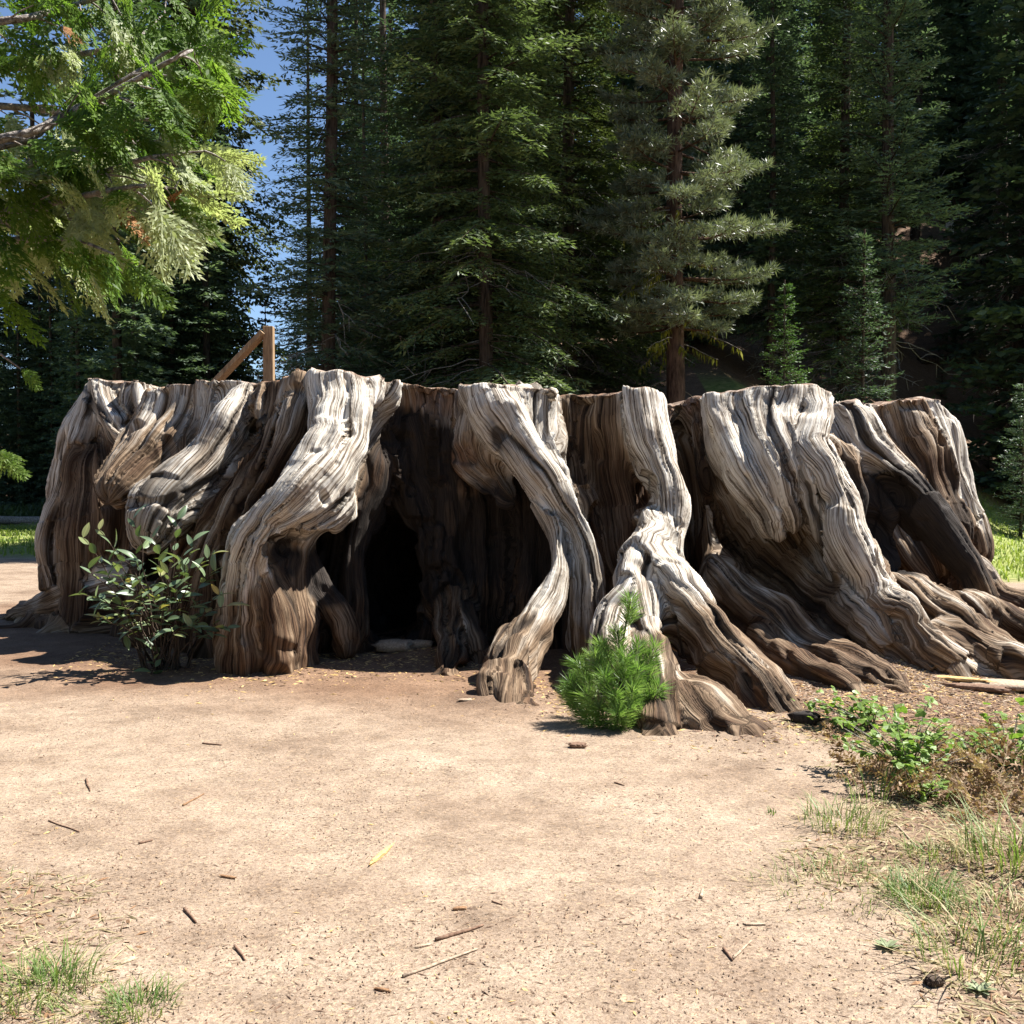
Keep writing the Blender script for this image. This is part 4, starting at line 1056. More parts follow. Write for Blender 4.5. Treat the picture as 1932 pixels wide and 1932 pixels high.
# ------------------------------------------------------------------ handrail and steps behind the stump
mrail, t = newmat('brown_stained_timber')
tc = N(t, 'ShaderNodeTexCoord').outputs['Object']
nn_ = noise(t, scaled(t, tc, (40, 40, 4)), 1.0, 4, .6)
finish(t, ramp(t, nn_, [(.3, (.16, .095, .05)), (.6, (.36, .24, .13)), (.8, (.48, .36, .23))]), .8, nn_, .006, .6, .3)
p_top = P(507, 616, 15.9); hx, hy, hz = p_top
st = thing('handrail', 'brown wooden handrail post and sloping rail rising behind the left half of the stump', 'handrail', (hx, hy, 0))
def beam(name, a, b, w, h, parent, bev=.006):
    a, b = np.array(a, float), np.array(b, float); d = unit(b - a); ref = np.array((0, 1, 0.)); u = unit(np.cross(d, ref)); v = np.cross(u, d)
    V = []
    for p in (a, b):
        for s1_, s2_ in ((-1, -1), (1, -1), (1, 1), (-1, 1)):
            V.append(p + u * s1_ * w / 2 + v * s2_ * h / 2)
    me = mesh_np(name, V, [(0, 1, 2, 3), (7, 6, 5, 4), (0, 4, 5, 1), (1, 5, 6, 2), (2, 6, 7, 3), (3, 7, 4, 0)])
    o = link(name, me, mrail, parent)
    md = o.modifiers.new('bevel', 'BEVEL'); md.width = bev; md.segments = 2
    return o
beam('post', (0, 0, 0), (0, 0, hz), .145, .145, st, .012)
e = P(395, 730, 15.9) - p_top
sl_ = e[2] / e[0]
beam('rail', (-.055, -.086, hz - .10), (-2.1, -.086, hz - .10 - 2.1 * sl_), .06, .30, st)
zlow = hz - 1.95 * sl_
beam('post', (-1.95, 0, 0), (-1.95, 0, max(.9, zlow - .05)), .125, .13, st, .012)
stp = thing('stairs', 'wooden steps climbing to the stump top beneath the brown handrail', 'stairs', (hx, hy, 0))
for k in range(12):
    z = 2.35 - k * .19
    if z < .1: break
    beam('tread', (-.15 - k * .17, -.15, z), (-.15 - k * .17, -1.15, z), .22, .04, stp)
beam('stringer', (.0, -.12, 2.25), (-2.0, -.12, .08), .05, .24, stp)

# ------------------------------------------------------------------ white notice up the slope, pale log edging the far meadow
wp = min((P(1790, 440, D_) for D_ in np.arange(50, 90, .5)), key=lambda q: abs(q[2] - gz1(q[0], q[1]) - .55)); zg = gz1(wp[0], wp[1])
mwh, t = newmat('white_painted_board'); finish(t, ramp(t, noise(t, N(t, 'ShaderNodeTexCoord').outputs['Object'], 6, 3), [(.3, (.62, .62, .60)), (.7, (.82, .82, .80))]), .6)
sg_ = thing('notice_board', 'small white board on a brown post among the trees at the top of the slope', 'sign', (wp[0], wp[1], zg), .5)
zc = 1.0
V, F = box(0, -.07, zc, .66, .04, .85); o = link('board', mesh_np('board', V, F), mwh, sg_); md = o.modifiers.new('b', 'BEVEL'); md.width = .01
V, F = box(0, 0, zc / 2 + .1, .10, .09, zc + .5); link('post', mesh_np('post', V, F), mrail, sg_)
lg = MB().tube(np.array([(-24 + k * 2.2, 43.6 + .15 * math.sin(k), .14 + .02 * math.sin(2 * k)) for k in range(8)]), np.linspace(.17, .13, 8), 9, jit=.2).build('log', M_dead)
tag(lg, 'long pale log lying along the far side of the sunlit meadow, left', 'log')

# ------------------------------------------------------------------ broad-leaved shrub in front of the left buttresses
mleaf, t = newmat('leathery_leaf')
oi = N(t, 'ShaderNodeObjectInfo').outputs['Random']; tc = N(t, 'ShaderNodeTexCoord').outputs['Object']
c = ramp(t, oi, [(0, (.08, .125, .065)), (.6, (.14, .195, .105)), (.88, (.22, .27, .12)), (1, (.30, .25, .10))])
rib = ramp(t, math_(t, 'ABSOLUTE', N(t, 'ShaderNodeSeparateXYZ', inp={0: tc}).outputs[1]), [(.0, (1.5, 1.5, 1.3)), (.0025, (1, 1, 1))])
c = mix(t, 1, c, rib, 'MULTIPLY')
b = t.nodes.new('ShaderNodeBsdfPrincipled'); b.inputs['Roughness'].default_value = .33; b.inputs['Specular IOR Level'].default_value = .6
tr = t.nodes.new('ShaderNodeBsdfTranslucent'); ms = t.nodes.new('ShaderNodeMixShader'); ou = t.nodes.new('ShaderNodeOutputMaterial'); ms.inputs[0].default_value = .25
t.links.new(c, b.inputs[0]); t.links.new(mix(t, 1, c, (1.3, 1.3, .5), 'MULTIPLY'), tr.inputs[0]); t.links.new(b.outputs[0], ms.inputs[1]); t.links.new(tr.outputs[0], ms.inputs[2]); t.links.new(ms.outputs[0], ou.inputs[0])
def leaf_mesh(L, w, fold=.25, curl=.2, seed=0):
    s = np.linspace(0, 1, 8); hw = w * np.sin(np.pi * s ** .85) ** .8; hw[0] = hw[-1] = .0008
    V, F = [], []
    for k in range(8):
        z = -curl * L * s[k] ** 2
        V += [(s[k] * L, hw[k], z + fold * hw[k]), (s[k] * L, 0, z), (s[k] * L, -hw[k], z + fold * hw[k])]
    for k in range(7):
        F += [(3 * k, 3 * k + 1, 3 * k + 4, 3 * k + 3), (3 * k + 1, 3 * k + 2, 3 * k + 5, 3 * k + 4)]
    return mesh_np('leaf', V, F, True)
LF = [leaf_mesh(.135, .024), leaf_mesh(.155, .027, .35, .3), leaf_mesh(.115, .022, .15, .05)]
for m in LF: m.materials.append(mleaf)
gs = np.random.default_rng(5)
sp0 = P(310, 1215, 9.2); sp0[2] = 0.0
shrub = thing('shrub', 'leafy shrub with oval grey-green leaves growing against the left buttresses', 'shrub', sp0)
nleaf = 0
tops = [(185,995),(255,975),(335,985),(165,1075),(150,1120),(175,1170),(420,1120),(425,1150),(290,1015),(215,1030),(255,1045),(405,1045),(415,1075),(395,1085),(345,1050),(300,1060),(230,1085),(200,1090),(270,1100),(330,1110),(290,1130),(240,1150),(215,1130),(380,1140),(430,1185),(190,1170),(235,1195),(180,1130),(330,1195),(370,1185),(300,1150),(250,1110),(390,1160),(205,1060),(320,1080),(360,1075),(285,1210),(260,1180),(310,1175),(350,1165),(400,1200),(290,1200),(160,1015),(365,1020),(225,1165)]
for tx, ty in tops:
    if nleaf > 288: break
    tip = P(tx, ty, 9.0 + gs.uniform(-.35, .3)) - sp0
    b0 = np.array((gs.uniform(-.13, .13) + .12 * tip[0], gs.uniform(-.12, .12), -.02))
    s = np.linspace(0, 1, 8)[:, None]
    path = b0 * (1 - s) + tip * s + np.array((0, 0, .16)) * np.sin(np.pi * s) * np.sign(tip[2] - .3) + gs.normal(0, .012, (8, 3)) * (s > .1)
    m_ = MB().tube(path, np.linspace(.008, .0025, 8), 5, cap=False)
    stem = m_.build('stem', M_bark, shrub)
    n = 6 if ty < 1100 else 6
    for k in range(n):
        f = 1 - .62 * (k / n) ** 1.1; p = np.array([np.interp(f * 7, np.arange(8), path[:, i]) for i in range(3)])
        tg = unit(path[-1] - path[-3]); a = k * 2.4 + gs.random()
        rad = np.array((math.cos(a), math.sin(a), 0.2)); d = unit(tg * (.9 if k < 3 else .35) + rad * .9)
        o = bpy.data.objects.new('leaf', LF[gs.integers(3)]); COL.objects.link(o); o.parent = stem
        Mx = basis(d, unit(np.array((0, -.2, 1)) + gs.normal(0, .35, 3))).to_4x4(); Mx.translation = Vector(p)
        sc = gs.uniform(.8, 1.25); o.matrix_local = Mx @ Matrix.Diagonal((sc, sc, sc, 1)); nleaf += 1

# ------------------------------------------------------------------ pine seedling in front of the roots
M_seed = foliage('seedling_needles', (.075, .15, .035), (.16, .27, .065), (.30, .40, .14), .4, .4, .4, 8)
gp = np.random.default_rng(9)
q0 = P(1165, 1362, 7.15); q0[2] = gz1(q0[0], q0[1])
pine = thing('pine_seedling', 'bright green long-needled pine seedling standing in front of the middle roots', 'pine seedling', q0)
def needles_tuft(c, d, n=150, L=.125, len_=.19):
    """brush of needles along the last len_ metres of a shoot"""
    s = gp.random(n); b = c - d * (len_ * s)[:, None]
    a = gp.random(n) * 6.28; r1 = unit(np.cross(d, (.3, .5, .8))); r2 = np.cross(d, r1)
    rad = np.cos(a)[:, None] * r1 + np.sin(a)[:, None] * r2
    dd = unit(d * gp.uniform(.35, 1.1, n)[:, None] + rad * gp.uniform(.45, 1.0, n)[:, None] + (0, 0, -.05))
    return b, dd * (L * gp.uniform(.7, 1.1, n))[:, None], unit(np.cross(dd, gp.normal(0, 1, (n, 3)))) * .0024
mb = MB(); tips = []
H_ = .80
mb.tube(np.array([(0, 0, 0), (.02, 0, .25), (.03, 0, .5), (.085, 0, H_)]), (.012, .010, .008, .005), 6)
tips.append((np.array((.085, 0, H_)), unit(np.array((.12, 0, 1)))))
for (X, Y, dD) in [(1205,1215,.05),(1165,1190,-.05),(1235,1220,.1),(1120,1235,-.12),(1090,1250,0),(1075,1285,-.15),(1140,1275,-.25),(1105,1310,-.25),(1160,1310,-.3),(1205,1260,-.12),(1230,1265,.05),(1195,1300,-.25),(1225,1310,-.1),(1245,1330,0),(1185,1335,-.3),(1130,1335,-.28),(1085,1325,-.1),(1215,1345,-.2),(1150,1245,.1),(1100,1270,.2),(1210,1290,.25),(1135,1215,.0),(1110,1345,-.2),(1165,1345,-.35),(1245,1295,-.1),(1180,1240,-.2),(1070,1300,0)]:
    tp = P(X, Y, 7.15 + dD) - q0
    zb = max(.05, tp[2] * .55); b0 = np.array((.03, 0, zb))
    mid = b0 * .5 + tp * .5 - (0, 0, .03)
    mb.tube(np.stack([b0, mid, tp]), (.007, .006, .004), 5)
    d = unit(unit(tp - mid) * .7 + np.array((0, 0, .7))); tips.append((tp, d))
mb.build('stem', M_bark, pine)
for c, d in tips:
    n = 270; C_, U_, W_ = needles_tuft(c, d, n)
    link('needle_tuft', mesh_np('needle_tuft', *quads(C_, U_, W_)), M_seed, pine)

# ------------------------------------------------------------------ green leafy plants, brown ferns and grass on the right
M_herb = foliage('herb_leaf', (.09, .16, .03), (.17, .27, .05), (.30, .39, .11), .4, .45, .3, 6)
M_fernd = foliage('dead_fern', (.10, .052, .028), (.25, .15, .085), (.50, .40, .27), .3, .7, .2, 14)
M_grass = foliage('grass_blades', (.07, .13, .03), (.14, .21, .05), (.27, .31, .11), .35, .5, .3, 5)
M_straw = foliage('dry_grass_blades', (.22, .17, .08), (.38, .31, .17), (.55, .48, .30), .3, .7, .2, 5)
def lobed_leaf(seed, r=.05):
    g = np.random.default_rng(seed); n = 15; a = np.linspace(-2.6, 2.6, n)
    rr = r * (.62 + .38 * np.abs(np.cos(a * 1.75))) * (1 + .12 * g.normal(0, 1, n))
    V = [(0, 0, 0)] + [(r * .5 + math.cos(t_) * q, math.sin(t_) * q, -.25 * q * abs(math.sin(t_)) + g.normal(0, .003)) for t_, q in zip(a, rr)]
    return mesh_np('leaf', V, [(0, k, k + 1) for k in range(1, n)])
LL = [lobed_leaf(k) for k in range(4)]
for m in LL: m.materials.append(M_herb)
gh = np.random.default_rng(15)
def herb(label, X, Y, w, h, n, lean=0, grp='green leafy plants on the right'):
    D = EYE * 2071.6 / (Y - 914); p0 = P(X, Y, D); p0[2] = gz1(p0[0], p0[1])
    t_ = thing('leafy_plant', label, 'plant', p0, 0, grp)
    mb = MB(); pl = []
    for k in range(max(6, n // 8)):
        a = gh.random() * 6.28; r = w * gh.random() ** .6
        tip = np.array((math.cos(a) * r + lean, math.sin(a) * r * .7, h * gh.uniform(.35, 1)))
        path = np.stack([(0, 0, 0), tip * (.5, .5, .65), tip]) + gh.normal(0, .01, (3, 3))
        mb.tube(path, (.004, .003, .002), 4, cap=False)
        for j in range(9):
            f = .3 + .65 * (j + gh.random()) / 7
            pl.append(path[0] * (1 - f) ** 2 + 2 * path[1] * f * (1 - f) + path[2] * f * f + gh.normal(0, .03, 3))
    mb.build('stems', M_dead, t_)
    for p in pl[:n]:
        o = bpy.data.objects.new('leaf', LL[gh.integers(4)]); COL.objects.link(o); o.parent = t_
        Mx = basis(unit(np.append(gh.normal(0, 1, 2), gh.normal(0, .25))), unit(np.array((.2, -.2, 1)) + gh.normal(0, .35, 3))).to_4x4()
        p[2] = max(p[2], .02); Mx.translation = Vector(p); sc = gh.uniform(.35, .75); o.matrix_local = Mx @ Matrix.Diagonal((sc, sc, sc, 1))
herb('bright green lobed-leaf plant nearest the dirt, largest of the green clumps on the right', 1715, 1465, .42, .36, 290)
herb('low green leafy sprig trailing left towards the root ends', 1650, 1375, .32, .22, 150, -.22)
herb('pale green leafy plant at the right edge beyond the brown ferns', 1905, 1450, .32, .30, 150)
herb('small yellow-green leafy sprout under the larger green clump', 1735, 1510, .18, .18, 60)
def fern_frond(g, L):
    C, U, Wd = [], [], []
    for k in range(16):
        s = .15 + .85 * k / 16; p = np.array((s * L, 0, .35 * L * s - .45 * L * s * s))
        for q in (1, -1):
            l = .30 * L * (1 - s) ** .8 + .02; d = unit(np.array((.5, q, g.normal(-.25, .2))))
            for j in range(4):
                b = p + d * l * j / 4; C.append(b); U.append(d * l / 4 * 1.4 + g.normal(0, .006, 3)); Wd.append((.012 * (1 - j / 5), 0, g.normal(0, .008)))
        C.append(p); U.append((L / 14, 0, 0)); Wd.append((0, .003, 0))
    return mesh_np('frond', *quads(np.array(C), np.array(U), np.array(Wd)))
FF = [fern_frond(gh, .42) for _ in range(3)]
for m in FF: m.materials.append(M_fernd)
def fern(label, X, Y, n, sc0=1.0):
    D = EYE * 2071.6 / (Y - 914); p0 = P(X, Y, D); p0[2] = gz1(p0[0], p0[1])
    t_ = thing('dead_fern', label, 'fern', p0, 0, 'dead brown ferns')
    for k in range(n):
        o = bpy.data.objects.new('frond', FF[gh.integers(3)]); COL.objects.link(o); o.parent = t_
        a = gh.random() * 6.28; Mx = Matrix.Rotation(a, 4, 'Z') @ Matrix.Rotation(-gh.uniform(-.1, .9), 4, 'Y') @ Matrix.Rotation(gh.normal(0, .6), 4, 'X')
        Mx.translation = Vector((gh.normal(0, .06), gh.normal(0, .06), .02)); sc = gh.uniform(.6, 1.1) * sc0
        o.matrix_local = Mx @ Matrix.Diagonal((sc, sc, sc, 1))
fern('crumpled rust-brown fern behind the bright green clump', 1800, 1450, 10)
fern('crumpled rust-brown fern at the right edge, below the pale green plant', 1900, 1510, 11, 1.0)
fern('rust-brown fern lying on the litter behind the green clumps', 1850, 1400, 7, .8)
fern('flattened dead fern nearest the bare dirt', 1640, 1470, 5, .7)
fern('low rust-brown fern in the shade below the bright green clump', 1690, 1500, 8, .7)
fern('dead fern lying between the two larger brown ferns', 1840, 1530, 8, .8)
def blades(n, w, h, bw, g, flop=.5):
    a = g.random(n) * 6.28; r = w * np.sqrt(g.random(n)); C = np.stack([np.cos(a) * r, np.sin(a) * r, np.full(n, -.01)], 1)
    a2 = a + g.normal(0, .8, n); hh = h * g.uniform(.4, 1.1, n); fl = flop * g.uniform(.3, 1.3, n) * hh
    o = np.stack([np.cos(a2), np.sin(a2), 0 * a2], 1); sd = np.stack([-np.sin(a2), np.cos(a2), 0 * a2], 1) * bw * g.uniform(.6, 1.2, n)[:, None]
    V = []
    for s, k in ((0, 1), (.4, .9), (.75, .6), (1, .06)):
        c = C + o * (fl * s ** 2)[:, None] + np.array((0, 0, 1.)) * (hh * (s - .25 * flop * s ** 3))[:, None]
        V += [c - sd * k, c + sd * k]
    V = np.stack(V, 1).reshape(-1, 3); b = np.arange(n)[:, None] * 8
    F = np.concatenate([b + np.array(q)[None] for q in ((0, 1, 3, 2), (2, 3, 5, 4), (4, 5, 7, 6))])
    return V, F
def tuft(label, X, Y, n, w, h, bw=.003, m=None, dry=.3, flop=.5):
    D = EYE * 2071.6 / (Y - 914); p0 = P(X, Y, D); p0[2] = gz1(p0[0], p0[1])
    t_ = thing('grass_tuft', label, 'grass tuft', p0, 0, 'grass tufts on the bare ground')
    o = link('blades', mesh_np('blades', *blades(int(n * (1 - dry)), w, h, bw, gh, flop)), m or M_grass, t_); o['kind'] = 'stuff'
    if dry: o = link('dry_blades', mesh_np('dry_blades', *blades(int(n * dry), w * 1.2, h * .7, bw, gh, flop * 1.5)), M_straw, t_); o['kind'] = 'stuff'
tuft('pale grass tuft just below the shaded brown fern', 1590, 1560, 260, .19, .15, .0022, dry=.45, flop=.9)
tuft('sparse low grass patch at the dirt edge, middle right', 1570, 1680, 330, .30, .08, .0020, dry=.5, flop=1.0)
tuft('compact bright green grass tuft on the right', 1735, 1705, 330, .13, .13, .0020, dry=.15, flop=.9)
tuft('tall green grass clump at the right edge', 1915, 1640, 190, .20, .30, .0030, dry=.35, flop=.9)
tuft('tall thin grass stems near the bottom right corner', 1830, 1830, 90, .16, .26, .0024, dry=.4, flop=1.1)
tuft('short green tuft beside the tall grass clump', 1760, 1620, 150, .12, .12, .0020, dry=.5, flop=1.1)
tuft('wispy grass at the bottom right corner', 1900, 1760, 280, .26, .18, .0022, dry=.55, flop=1.1)
tuft('small lone green sprout on the open dirt', 1455, 1540, 14, .03, .05, .003, dry=0)
tuft('grass clump in the bottom left corner', 40, 1880, 300, .17, .11, .0020, flop=1.0, dry=.3)
tuft('green grass tuft at the bottom, right of the corner clump', 265, 1910, 190, .10, .09, .0020, dry=.2, flop=1.0)
tuft('tall-bladed grass tuft at the lower left', 110, 1865, 130, .11, .15, .0022, dry=.3, flop=1.0)
tuft('low straggling grass between the lower left tufts', 175, 1905, 240, .15, .06, .0018, dry=.4, flop=1.1)
tuft('green blades in the shade of the brown fern', 1640, 1510, 26, .10, .20, .0035, dry=0)
# grey-green woolly rosettes
M_sage = foliage('woolly_leaf', (.16, .20, .10), (.26, .29, .17), (.38, .40, .27), .2, .8, .1, 8)
for lab, X, Y in (('small grey woolly-leaved rosette low on the right', 1675, 1800), ('grey woolly-leaved plant near the bottom right corner', 1850, 1885)):
    D = EYE * 2071.6 / (Y - 914); p0 = P(X, Y, D); p0[2] = gz1(p0[0], p0[1])
    t_ = thing('rosette', lab, 'plant', p0, 0, 'grey woolly rosettes')
    for k in range(11):
        o = bpy.data.objects.new('leaf', LF[k % 3].copy() if False else None) if False else None
        a = k * 2.4; d = np.array((math.cos(a), math.sin(a), .4 + .05 * k)); m = leaf_mesh(.05, .009); o = link('leaf', m, M_sage, t_)
        o.matrix_local = basis(unit(d), (0, 0, 1)).to_4x4()
# ------------------------------------------------------------------ sticks, chips and litter
def on_ground(X, Y):
    D = EYE * 2071.6 / (Y - 914); p = P(X, Y, D); p[2] = gz1(p[0], p[1]); return p
gl = np.random.default_rng(31)
def woodmat(name, a, b):
    m, t = newmat(name); tc = N(t, 'ShaderNodeTexCoord').outputs['Object']; n = noise(t, scaled(t, tc, (60, 60, 60)), 1.0, 3, .6)
    finish(t, ramp(t, n, [(.3, a), (.7, b)]), .85, n, .003, .6, .2); return m
M_brownstick = woodmat('brown_stick', (.10, .055, .035), (.24, .15, .10))
M_palestick = woodmat('pale_stick', (.22, .155, .105), (.46, .36, .26))
M_yellow = woodmat('yellow_wood', (.42, .26, .09), (.62, .43, .20))
M_rust = woodmat('rust_bark', (.15, .075, .038), (.32, .19, .10))
M_darkchunk = woodmat('dark_chunk', (.03, .02, .014), (.10, .07, .05))
M_black = woodmat('charred_wood', (.012, .010, .009), (.05, .04, .035))
def stick(label, a, b, r, m, cat='stick', bend=.03, name='stick', grp='sticks lying on the dirt'):
    p, q = on_ground(*a), on_ground(*b); L = np.linalg.norm(q - p); s = np.linspace(0, 1, 7)[:, None]
    sd = unit(np.cross(q - p, (0, 0, 1.)))
    w = np.cumsum(gl.normal(0, bend * L * .25, (7, 1)), 0) * np.sin(np.pi * s)
    path = p * (1 - s) + q * s + sd * w + (0, 0, r * .8); path[:, 2] = [gz1(x, y) + r * .75 for x, y in path[:, :2]]
    o_ = path[0].copy()
    o = MB().tube(path - o_, np.linspace(r, r * .55, 7), 6, jit=.4, seed=int(a[0])).build(name, m, None, True, o_); tag(o, label, cat, grp)
stick('long thin pale stick low in the middle, the longer and nearer of a pair', (760, 1852), (900, 1798), .006, M_palestick)
stick('brown stick lying just above the long pale one', (822, 1782), (912, 1752), .007, M_brownstick)
stick('short dark twig low left of the middle', (348, 1722), (370, 1748), .007, M_brownstick)
stick('short dark twig near the bottom left, beneath the short dark one', (443, 1793), (462, 1820), .006, M_brownstick)
stick('curved pale stem lying right of the middle at the bottom', (1382, 1824), (1418, 1790), .005, M_palestick)
stick('dark upright-lying twig on the left of the open dirt', (163, 1475), (170, 1498), .006, M_brownstick)
stick('long thin dark twig on the left side of the dirt', (92, 1553), (150, 1573), .004, M_brownstick)
stick('bent brown twig left of the middle', (262, 1596), (288, 1590), .006, M_brownstick)
stick('straight dark twig on the dirt below the hollow, far part', (382, 1406), (418, 1409), .006, M_brownstick)
stick('thin reddish twig left of the yellow split wood', (345, 1525), (385, 1500), .005, M_rust)
stick('short stout brown twig near the right grass', (1322, 1705), (1326, 1688), .008, M_palestick)
stick('dark twig at the bottom right of the dirt', (1365, 1805), (1382, 1828), .006, M_brownstick)
stick('pale dry stalk leaning across the brown ferns', (1690, 1560), (1745, 1615), .005, M_palestick)
stick('thin brown twig in the lower middle', (928, 1706), (948, 1712), .004, M_brownstick)
stick('whitish dead branch on the litter at the right', (1800, 1420), (1880, 1465), .008, M_palestick)
stick('brown twig on the dirt right of the pine seedling shade', (1160, 1485), (1178, 1490), .005, M_brownstick)
def slab(name, label, X, Y, L, w, h, ang, m, tilt=0.0, cat='wood chip', grp=None, seed=0):
    """broken piece of wood: a rough tapering prism with splintered ends"""
    g = np.random.default_rng(seed + int(X)); p = on_ground(X, Y); n, q = 12, 12; th = np.linspace(0, 2 * np.pi, q, endpoint=False); V = []
    ph = g.random() * 9; e = g.uniform(.5, .8)
    ends = g.normal(0, .13 * L, (2, q))
    for k in range(n):
        s = k / (n - 1); prof = .62 + .38 * math.sin(math.pi * (.15 + .7 * s)) + .18 * (vnoise(np.array([s * 4 + ph]), np.array([1.3]))[0] - .5)
        if k in (0, n - 1): prof *= .72
        for j, t_ in enumerate(th):
            cy, cz = math.copysign(abs(math.cos(t_)) ** e, math.cos(t_)), math.copysign(abs(math.sin(t_)) ** e, math.sin(t_))
            rr = prof * (.86 + .28 * vnoise(np.array([j * 1.7 + ph]), np.array([s * 2.2]))[0]) * (1 + g.normal(0, .035))
            x = (s - .5) * L + (ends[0, j] if k == 0 else ends[1, j] if k == n - 1 else 0)
            V.append((x, cy * rr * w / 2, h * .42 + cz * rr * h / 2))
    F = [tuple(range(q))[::-1], tuple(range((n - 1) * q, n * q))]
    for k in range(n - 1):
        for j in range(q): a, b = q * k + j, q * k + (j + 1) % q; F.append((a, b, b + q, a + q))
    me = bpy.data.meshes.new(name); me.from_pydata(V, [], F); me.update()
    me.polygons.foreach_set('use_smooth', [h > .05] * len(me.polygons))
    o = link(name, me, m); o.location = p; o.rotation_euler = (0, -tilt, ang); tag(o, label, cat, grp); return o
slab('wood_splinter', 'yellow splinter of fresh wood standing out on the open dirt', 718, 1622, .17, .022, .018, 1.25, M_yellow, .06)
slab('wood_splinter', 'flat pale plank-like splinter on the litter beside the right-hand roots', 1798, 1298, .48, .10, .03, -.75, M_yellow, .05)
slab('bark_slab', 'weathered pinkish slab of rotten wood at the right edge beyond the splinter', 1895, 1305, .55, .30, .06, -.35, M_palestick)
slab('bark_slab', 'dark broken slab between the pale splinter and the rotten slab', 1850, 1312, .40, .12, .05, -.5, M_brownstick)
slab('charred_chunk', 'black charred chunk at the tip of the right-hand root', 1518, 1370, .17, .10, .08, -.3, M_black, cat='wood chunk')
slab('wood_chunk', 'thin brown flake leaning against the black charred chunk', 1552, 1372, .12, .05, .05, -.8, M_palestick, .3, 'wood chunk')
slab('wood_chunk', 'dark brown lump on the ground in the lower right', 1762, 1872, .05, .042, .03, .3, M_darkchunk, cat='wood chunk')
slab('bark_chip', 'pale bark chip near the bottom left grass', 238, 1822, .06, .03, .008, .9, M_palestick)
slab('bark_chip', 'rusty bark chip left of the middle', 430, 1660, .07, .016, .010, -.35, M_rust)
slab('bark_chip', 'rusty bark chip at the bottom, under the long pale stick', 722, 1878, .05, .012, .010, -.4, M_rust)
slab('bark_chip', 'white chip left of the long pale stick', 797, 1793, .05, .014, .008, .5, M_palestick)
slab('bark_chip', 'brown bark chip right of the yellow splinter', 866, 1722, .045, .02, .012, .2, M_rust)
slab('bark_chip', 'curled brown chip on the dirt below the pine seedling', 1090, 1415, .10, .06, .03, .1, M_brownstick)
slab('bark_chip', 'pale chip right of the broken root end', 878, 1328, .10, .04, .015, .1, M_palestick)
slab('bark_chip', 'pale flake in front of the dirt edge, lower right', 1420, 1757, .06, .02, .008, -.05, M_palestick)
slab('wood_chunk', 'rotten crumbling chunk lying at the mouth of the hollow', 745, 1238, .34, .22, .12, -.15, M_palestick, .02, 'wood chunk', seed=3)
slab('wood_chunk', 'broken tan piece right of the crumbling chunk at the hollow mouth', 795, 1236, .22, .13, .08, .3, M_palestick, cat='wood chunk')
slab('wood_chunk', 'small reddish chunk left of the crumbling one at the hollow mouth', 690, 1215, .20, .12, .07, .4, M_rust, cat='wood chunk')
slab('wood_chunk', 'pale knob of wood at the foot of the leaning leg', 655, 1205, .14, .11, .20, .2, M_palestick, cat='wood chunk')
# pile of pale dry leaf tips: yellow needles scattered
def scatter(name, n, fn, size, m, seed, thick=.35):
    """n small flakes lying on the ground"""
    g = np.random.default_rng(seed); xy = fn(g, n); n = len(xy)
    z = ground_z(xy[:, 0], xy[:, 1]); C = np.column_stack([xy, z + .002])
    a = g.random(n) * 6.28; l = size * g.uniform(.4, 1.5, n); w = l * g.uniform(.08, thick, n)
    d = np.stack([np.cos(a), np.sin(a), g.normal(.06, .16, n)], 1); sd = np.stack([-np.sin(a), np.cos(a), g.normal(0, .3, n)], 1)
    up = np.array((0, 0, 1.)) * (w * (.22 if size > .02 else .35) + .0008)[:, None] + g.normal(0, .2, (n, 3)) * w[:, None]; up[:, 2] = np.abs(up[:, 2])
    p = [C - d * l[:, None] * .5, C + sd * w[:, None] * .5, C + d * l[:, None] * .5, C - sd * w[:, None] * .5, C + up]
    V = np.stack(p, 1).reshape(-1, 3); b = np.arange(n)[:, None] * 5
    F = np.concatenate([b + np.array(q)[None] for q in ((0, 3, 4), (3, 2, 4), (2, 1, 4), (1, 0, 4))])
    o = link(name, mesh_np(name, V, F), m); o['kind'] = 'stuff'; return o
def near_uniform(g, n):
    # denser close to the camera, as the eye sees it
    y = 2.9 * (8.5 / 2.9) ** g.random(n); x = (g.random(n) - .5) * (y * 1.05 + .6)
    k = vnoise(x * 1.4, y * 1.4, s=71) * .6 + .4 * vnoise(x * 4, y * 4, s=72) > .30 + .35 * g.random(n); return np.stack([x, y], 1)[k]
def duff_pts(g, n):
    y = 2.9 + 7.5 * g.random(n * 3) ** 1.1; x = -4 + 10 * g.random(n * 3)
    k = duff_amount(x, y) > g.random(n * 3) * .9 + .12
    return np.stack([x[k], y[k]], 1)[:n]
def edge_pts(g, n):
    y = 2.9 + 4.2 * g.random(n * 3); x = np.where(g.random(n * 3) < .72, .9 + 2.6 * g.random(n * 3), -2.2 + 1.9 * g.random(n * 3)); k = duff_amount(x, y) > .15 + .3 * g.random(n * 3)
    return np.stack([x[k], y[k]], 1)[:n]
def root_pts(g, n):
    x = -4 + 9 * g.random(n); y = np.interp(x, [-4, -2, -.6, .3, 1.4, 2.3, 3.5, 5], [10, 9.0, 9.5, 8.0, 7.0, 7.3, 7.9, 8.8]) + g.normal(.1, .45, n); return np.stack([x, y], 1)
def pile_pts(g, n):
    return np.stack([2.9 + g.normal(0, .75, n), 8.7 + g.normal(0, .5, n)], 1)
for nm, m, k in (('pale_grit', M_palestick, 16000), ('brown_grit', M_brownstick, 11000)): scatter(nm, k, near_uniform, .0085, m, len(nm), .8)
scatter('needle_litter', 3000, near_uniform, .035, M_brownstick, 3, .12)
scatter('yellow_litter', 600, near_uniform, .026, M_yellow, 4, .35)
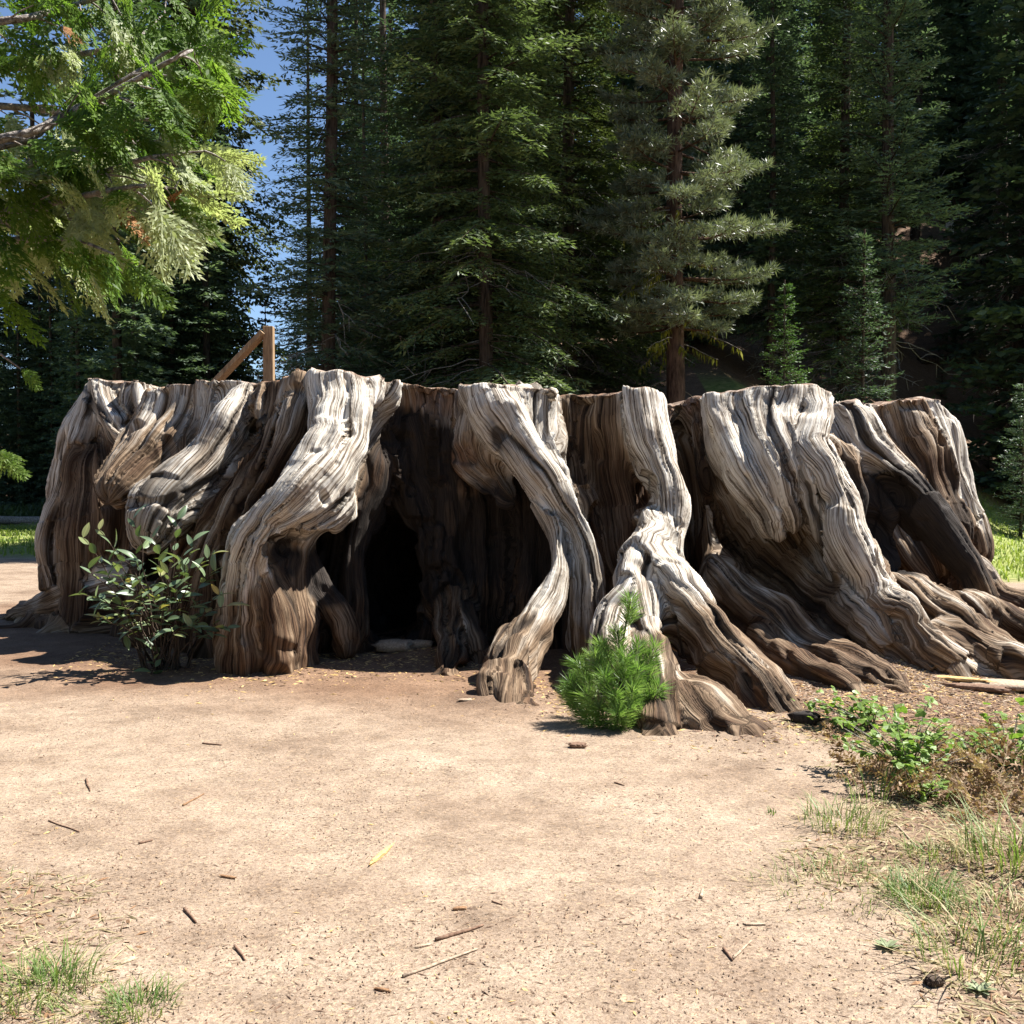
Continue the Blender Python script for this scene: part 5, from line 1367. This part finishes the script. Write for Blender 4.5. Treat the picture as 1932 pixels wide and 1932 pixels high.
scatter('duff_litter', 13000, duff_pts, .042, M_rust, 5, .3)
scatter('pale_duff_litter', 16000, duff_pts, .045, M_palestick, 6, .3)
scatter('dark_duff_litter', 9000, duff_pts, .045, M_brownstick, 7, .3)
scatter('straw_litter', 9000, edge_pts, .08, M_straw, 11, .10)
scatter('dark_edge_litter', 4000, edge_pts, .03, M_brownstick, 12, .4)
scatter('root_litter', 3600, root_pts, .05, M_yellow, 8, .3)
scatter('root_bark_litter', 4500, root_pts, .05, M_brownstick, 9, .3)
scatter('sawdust_litter', 6000, pile_pts, .05, M_palestick, 10, .2)
scatter('golden_litter', 2500, pile_pts, .05, M_yellow, 13, .2)
# low grass: meadow strips left and right, and thin grass in the litter
def grass_field(name, pts, h, bw, m, seed):
    g = np.random.default_rng(seed); n = len(pts); V, F = blades(n, .01, h, bw, g, .6)
    V = V.reshape(n, 8, 3); V[:, :, :2] += pts[:, None, :2]; V[:, :, 2] += ground_z(pts[:, 0], pts[:, 1])[:, None]
    o = link(name, mesh_np(name, V.reshape(-1, 3), F), m); o['kind'] = 'stuff'
M_meadow = foliage('meadow_grass', (.10, .16, .025), (.20, .27, .05), (.36, .38, .10), .35, .5, .3, .8)
g = np.random.default_rng(61)
p = np.stack([-22 + 16 * g.random(16000), 23.5 + 20 * g.random(16000)], 1); p = p[meadow_amount(p[:, 0], p[:, 1]) > g.random(16000)]
p = p[(p[:, 0] / p[:, 1] > -.62) & (p[:, 0] / p[:, 1] < -.36)]
grass_field('meadow_grass', p, .16, .016, M_meadow, 1)
p = np.stack([6 + 14 * g.random(16000), 17 + 20 * g.random(16000)], 1); p = p[meadow_amount(p[:, 0], p[:, 1]) > g.random(16000)]
p = p[(p[:, 0] / p[:, 1] < .52) & (p[:, 0] / p[:, 1] > .36)]
grass_field('shaded_meadow_grass', p, .18, .016, M_meadow, 2)
p = np.stack([-22 + 16 * g.random(2500), 44.3 + 3 * g.random(2500)], 1); p = p[(p[:, 0] / p[:, 1] > -.50) & (p[:, 0] / p[:, 1] < -.33)]
grass_field('rank_growth', p, .75, .06, M_fir, 3)
q = duff_pts(np.random.default_rng(62), 7000); q = q[q[:, 1] < 7]
grass_field('thin_grass', q[::2], .06, .0018, M_grass, 4)
grass_field('thin_dry_grass', q[1::2], .07, .0018, M_straw, 5)
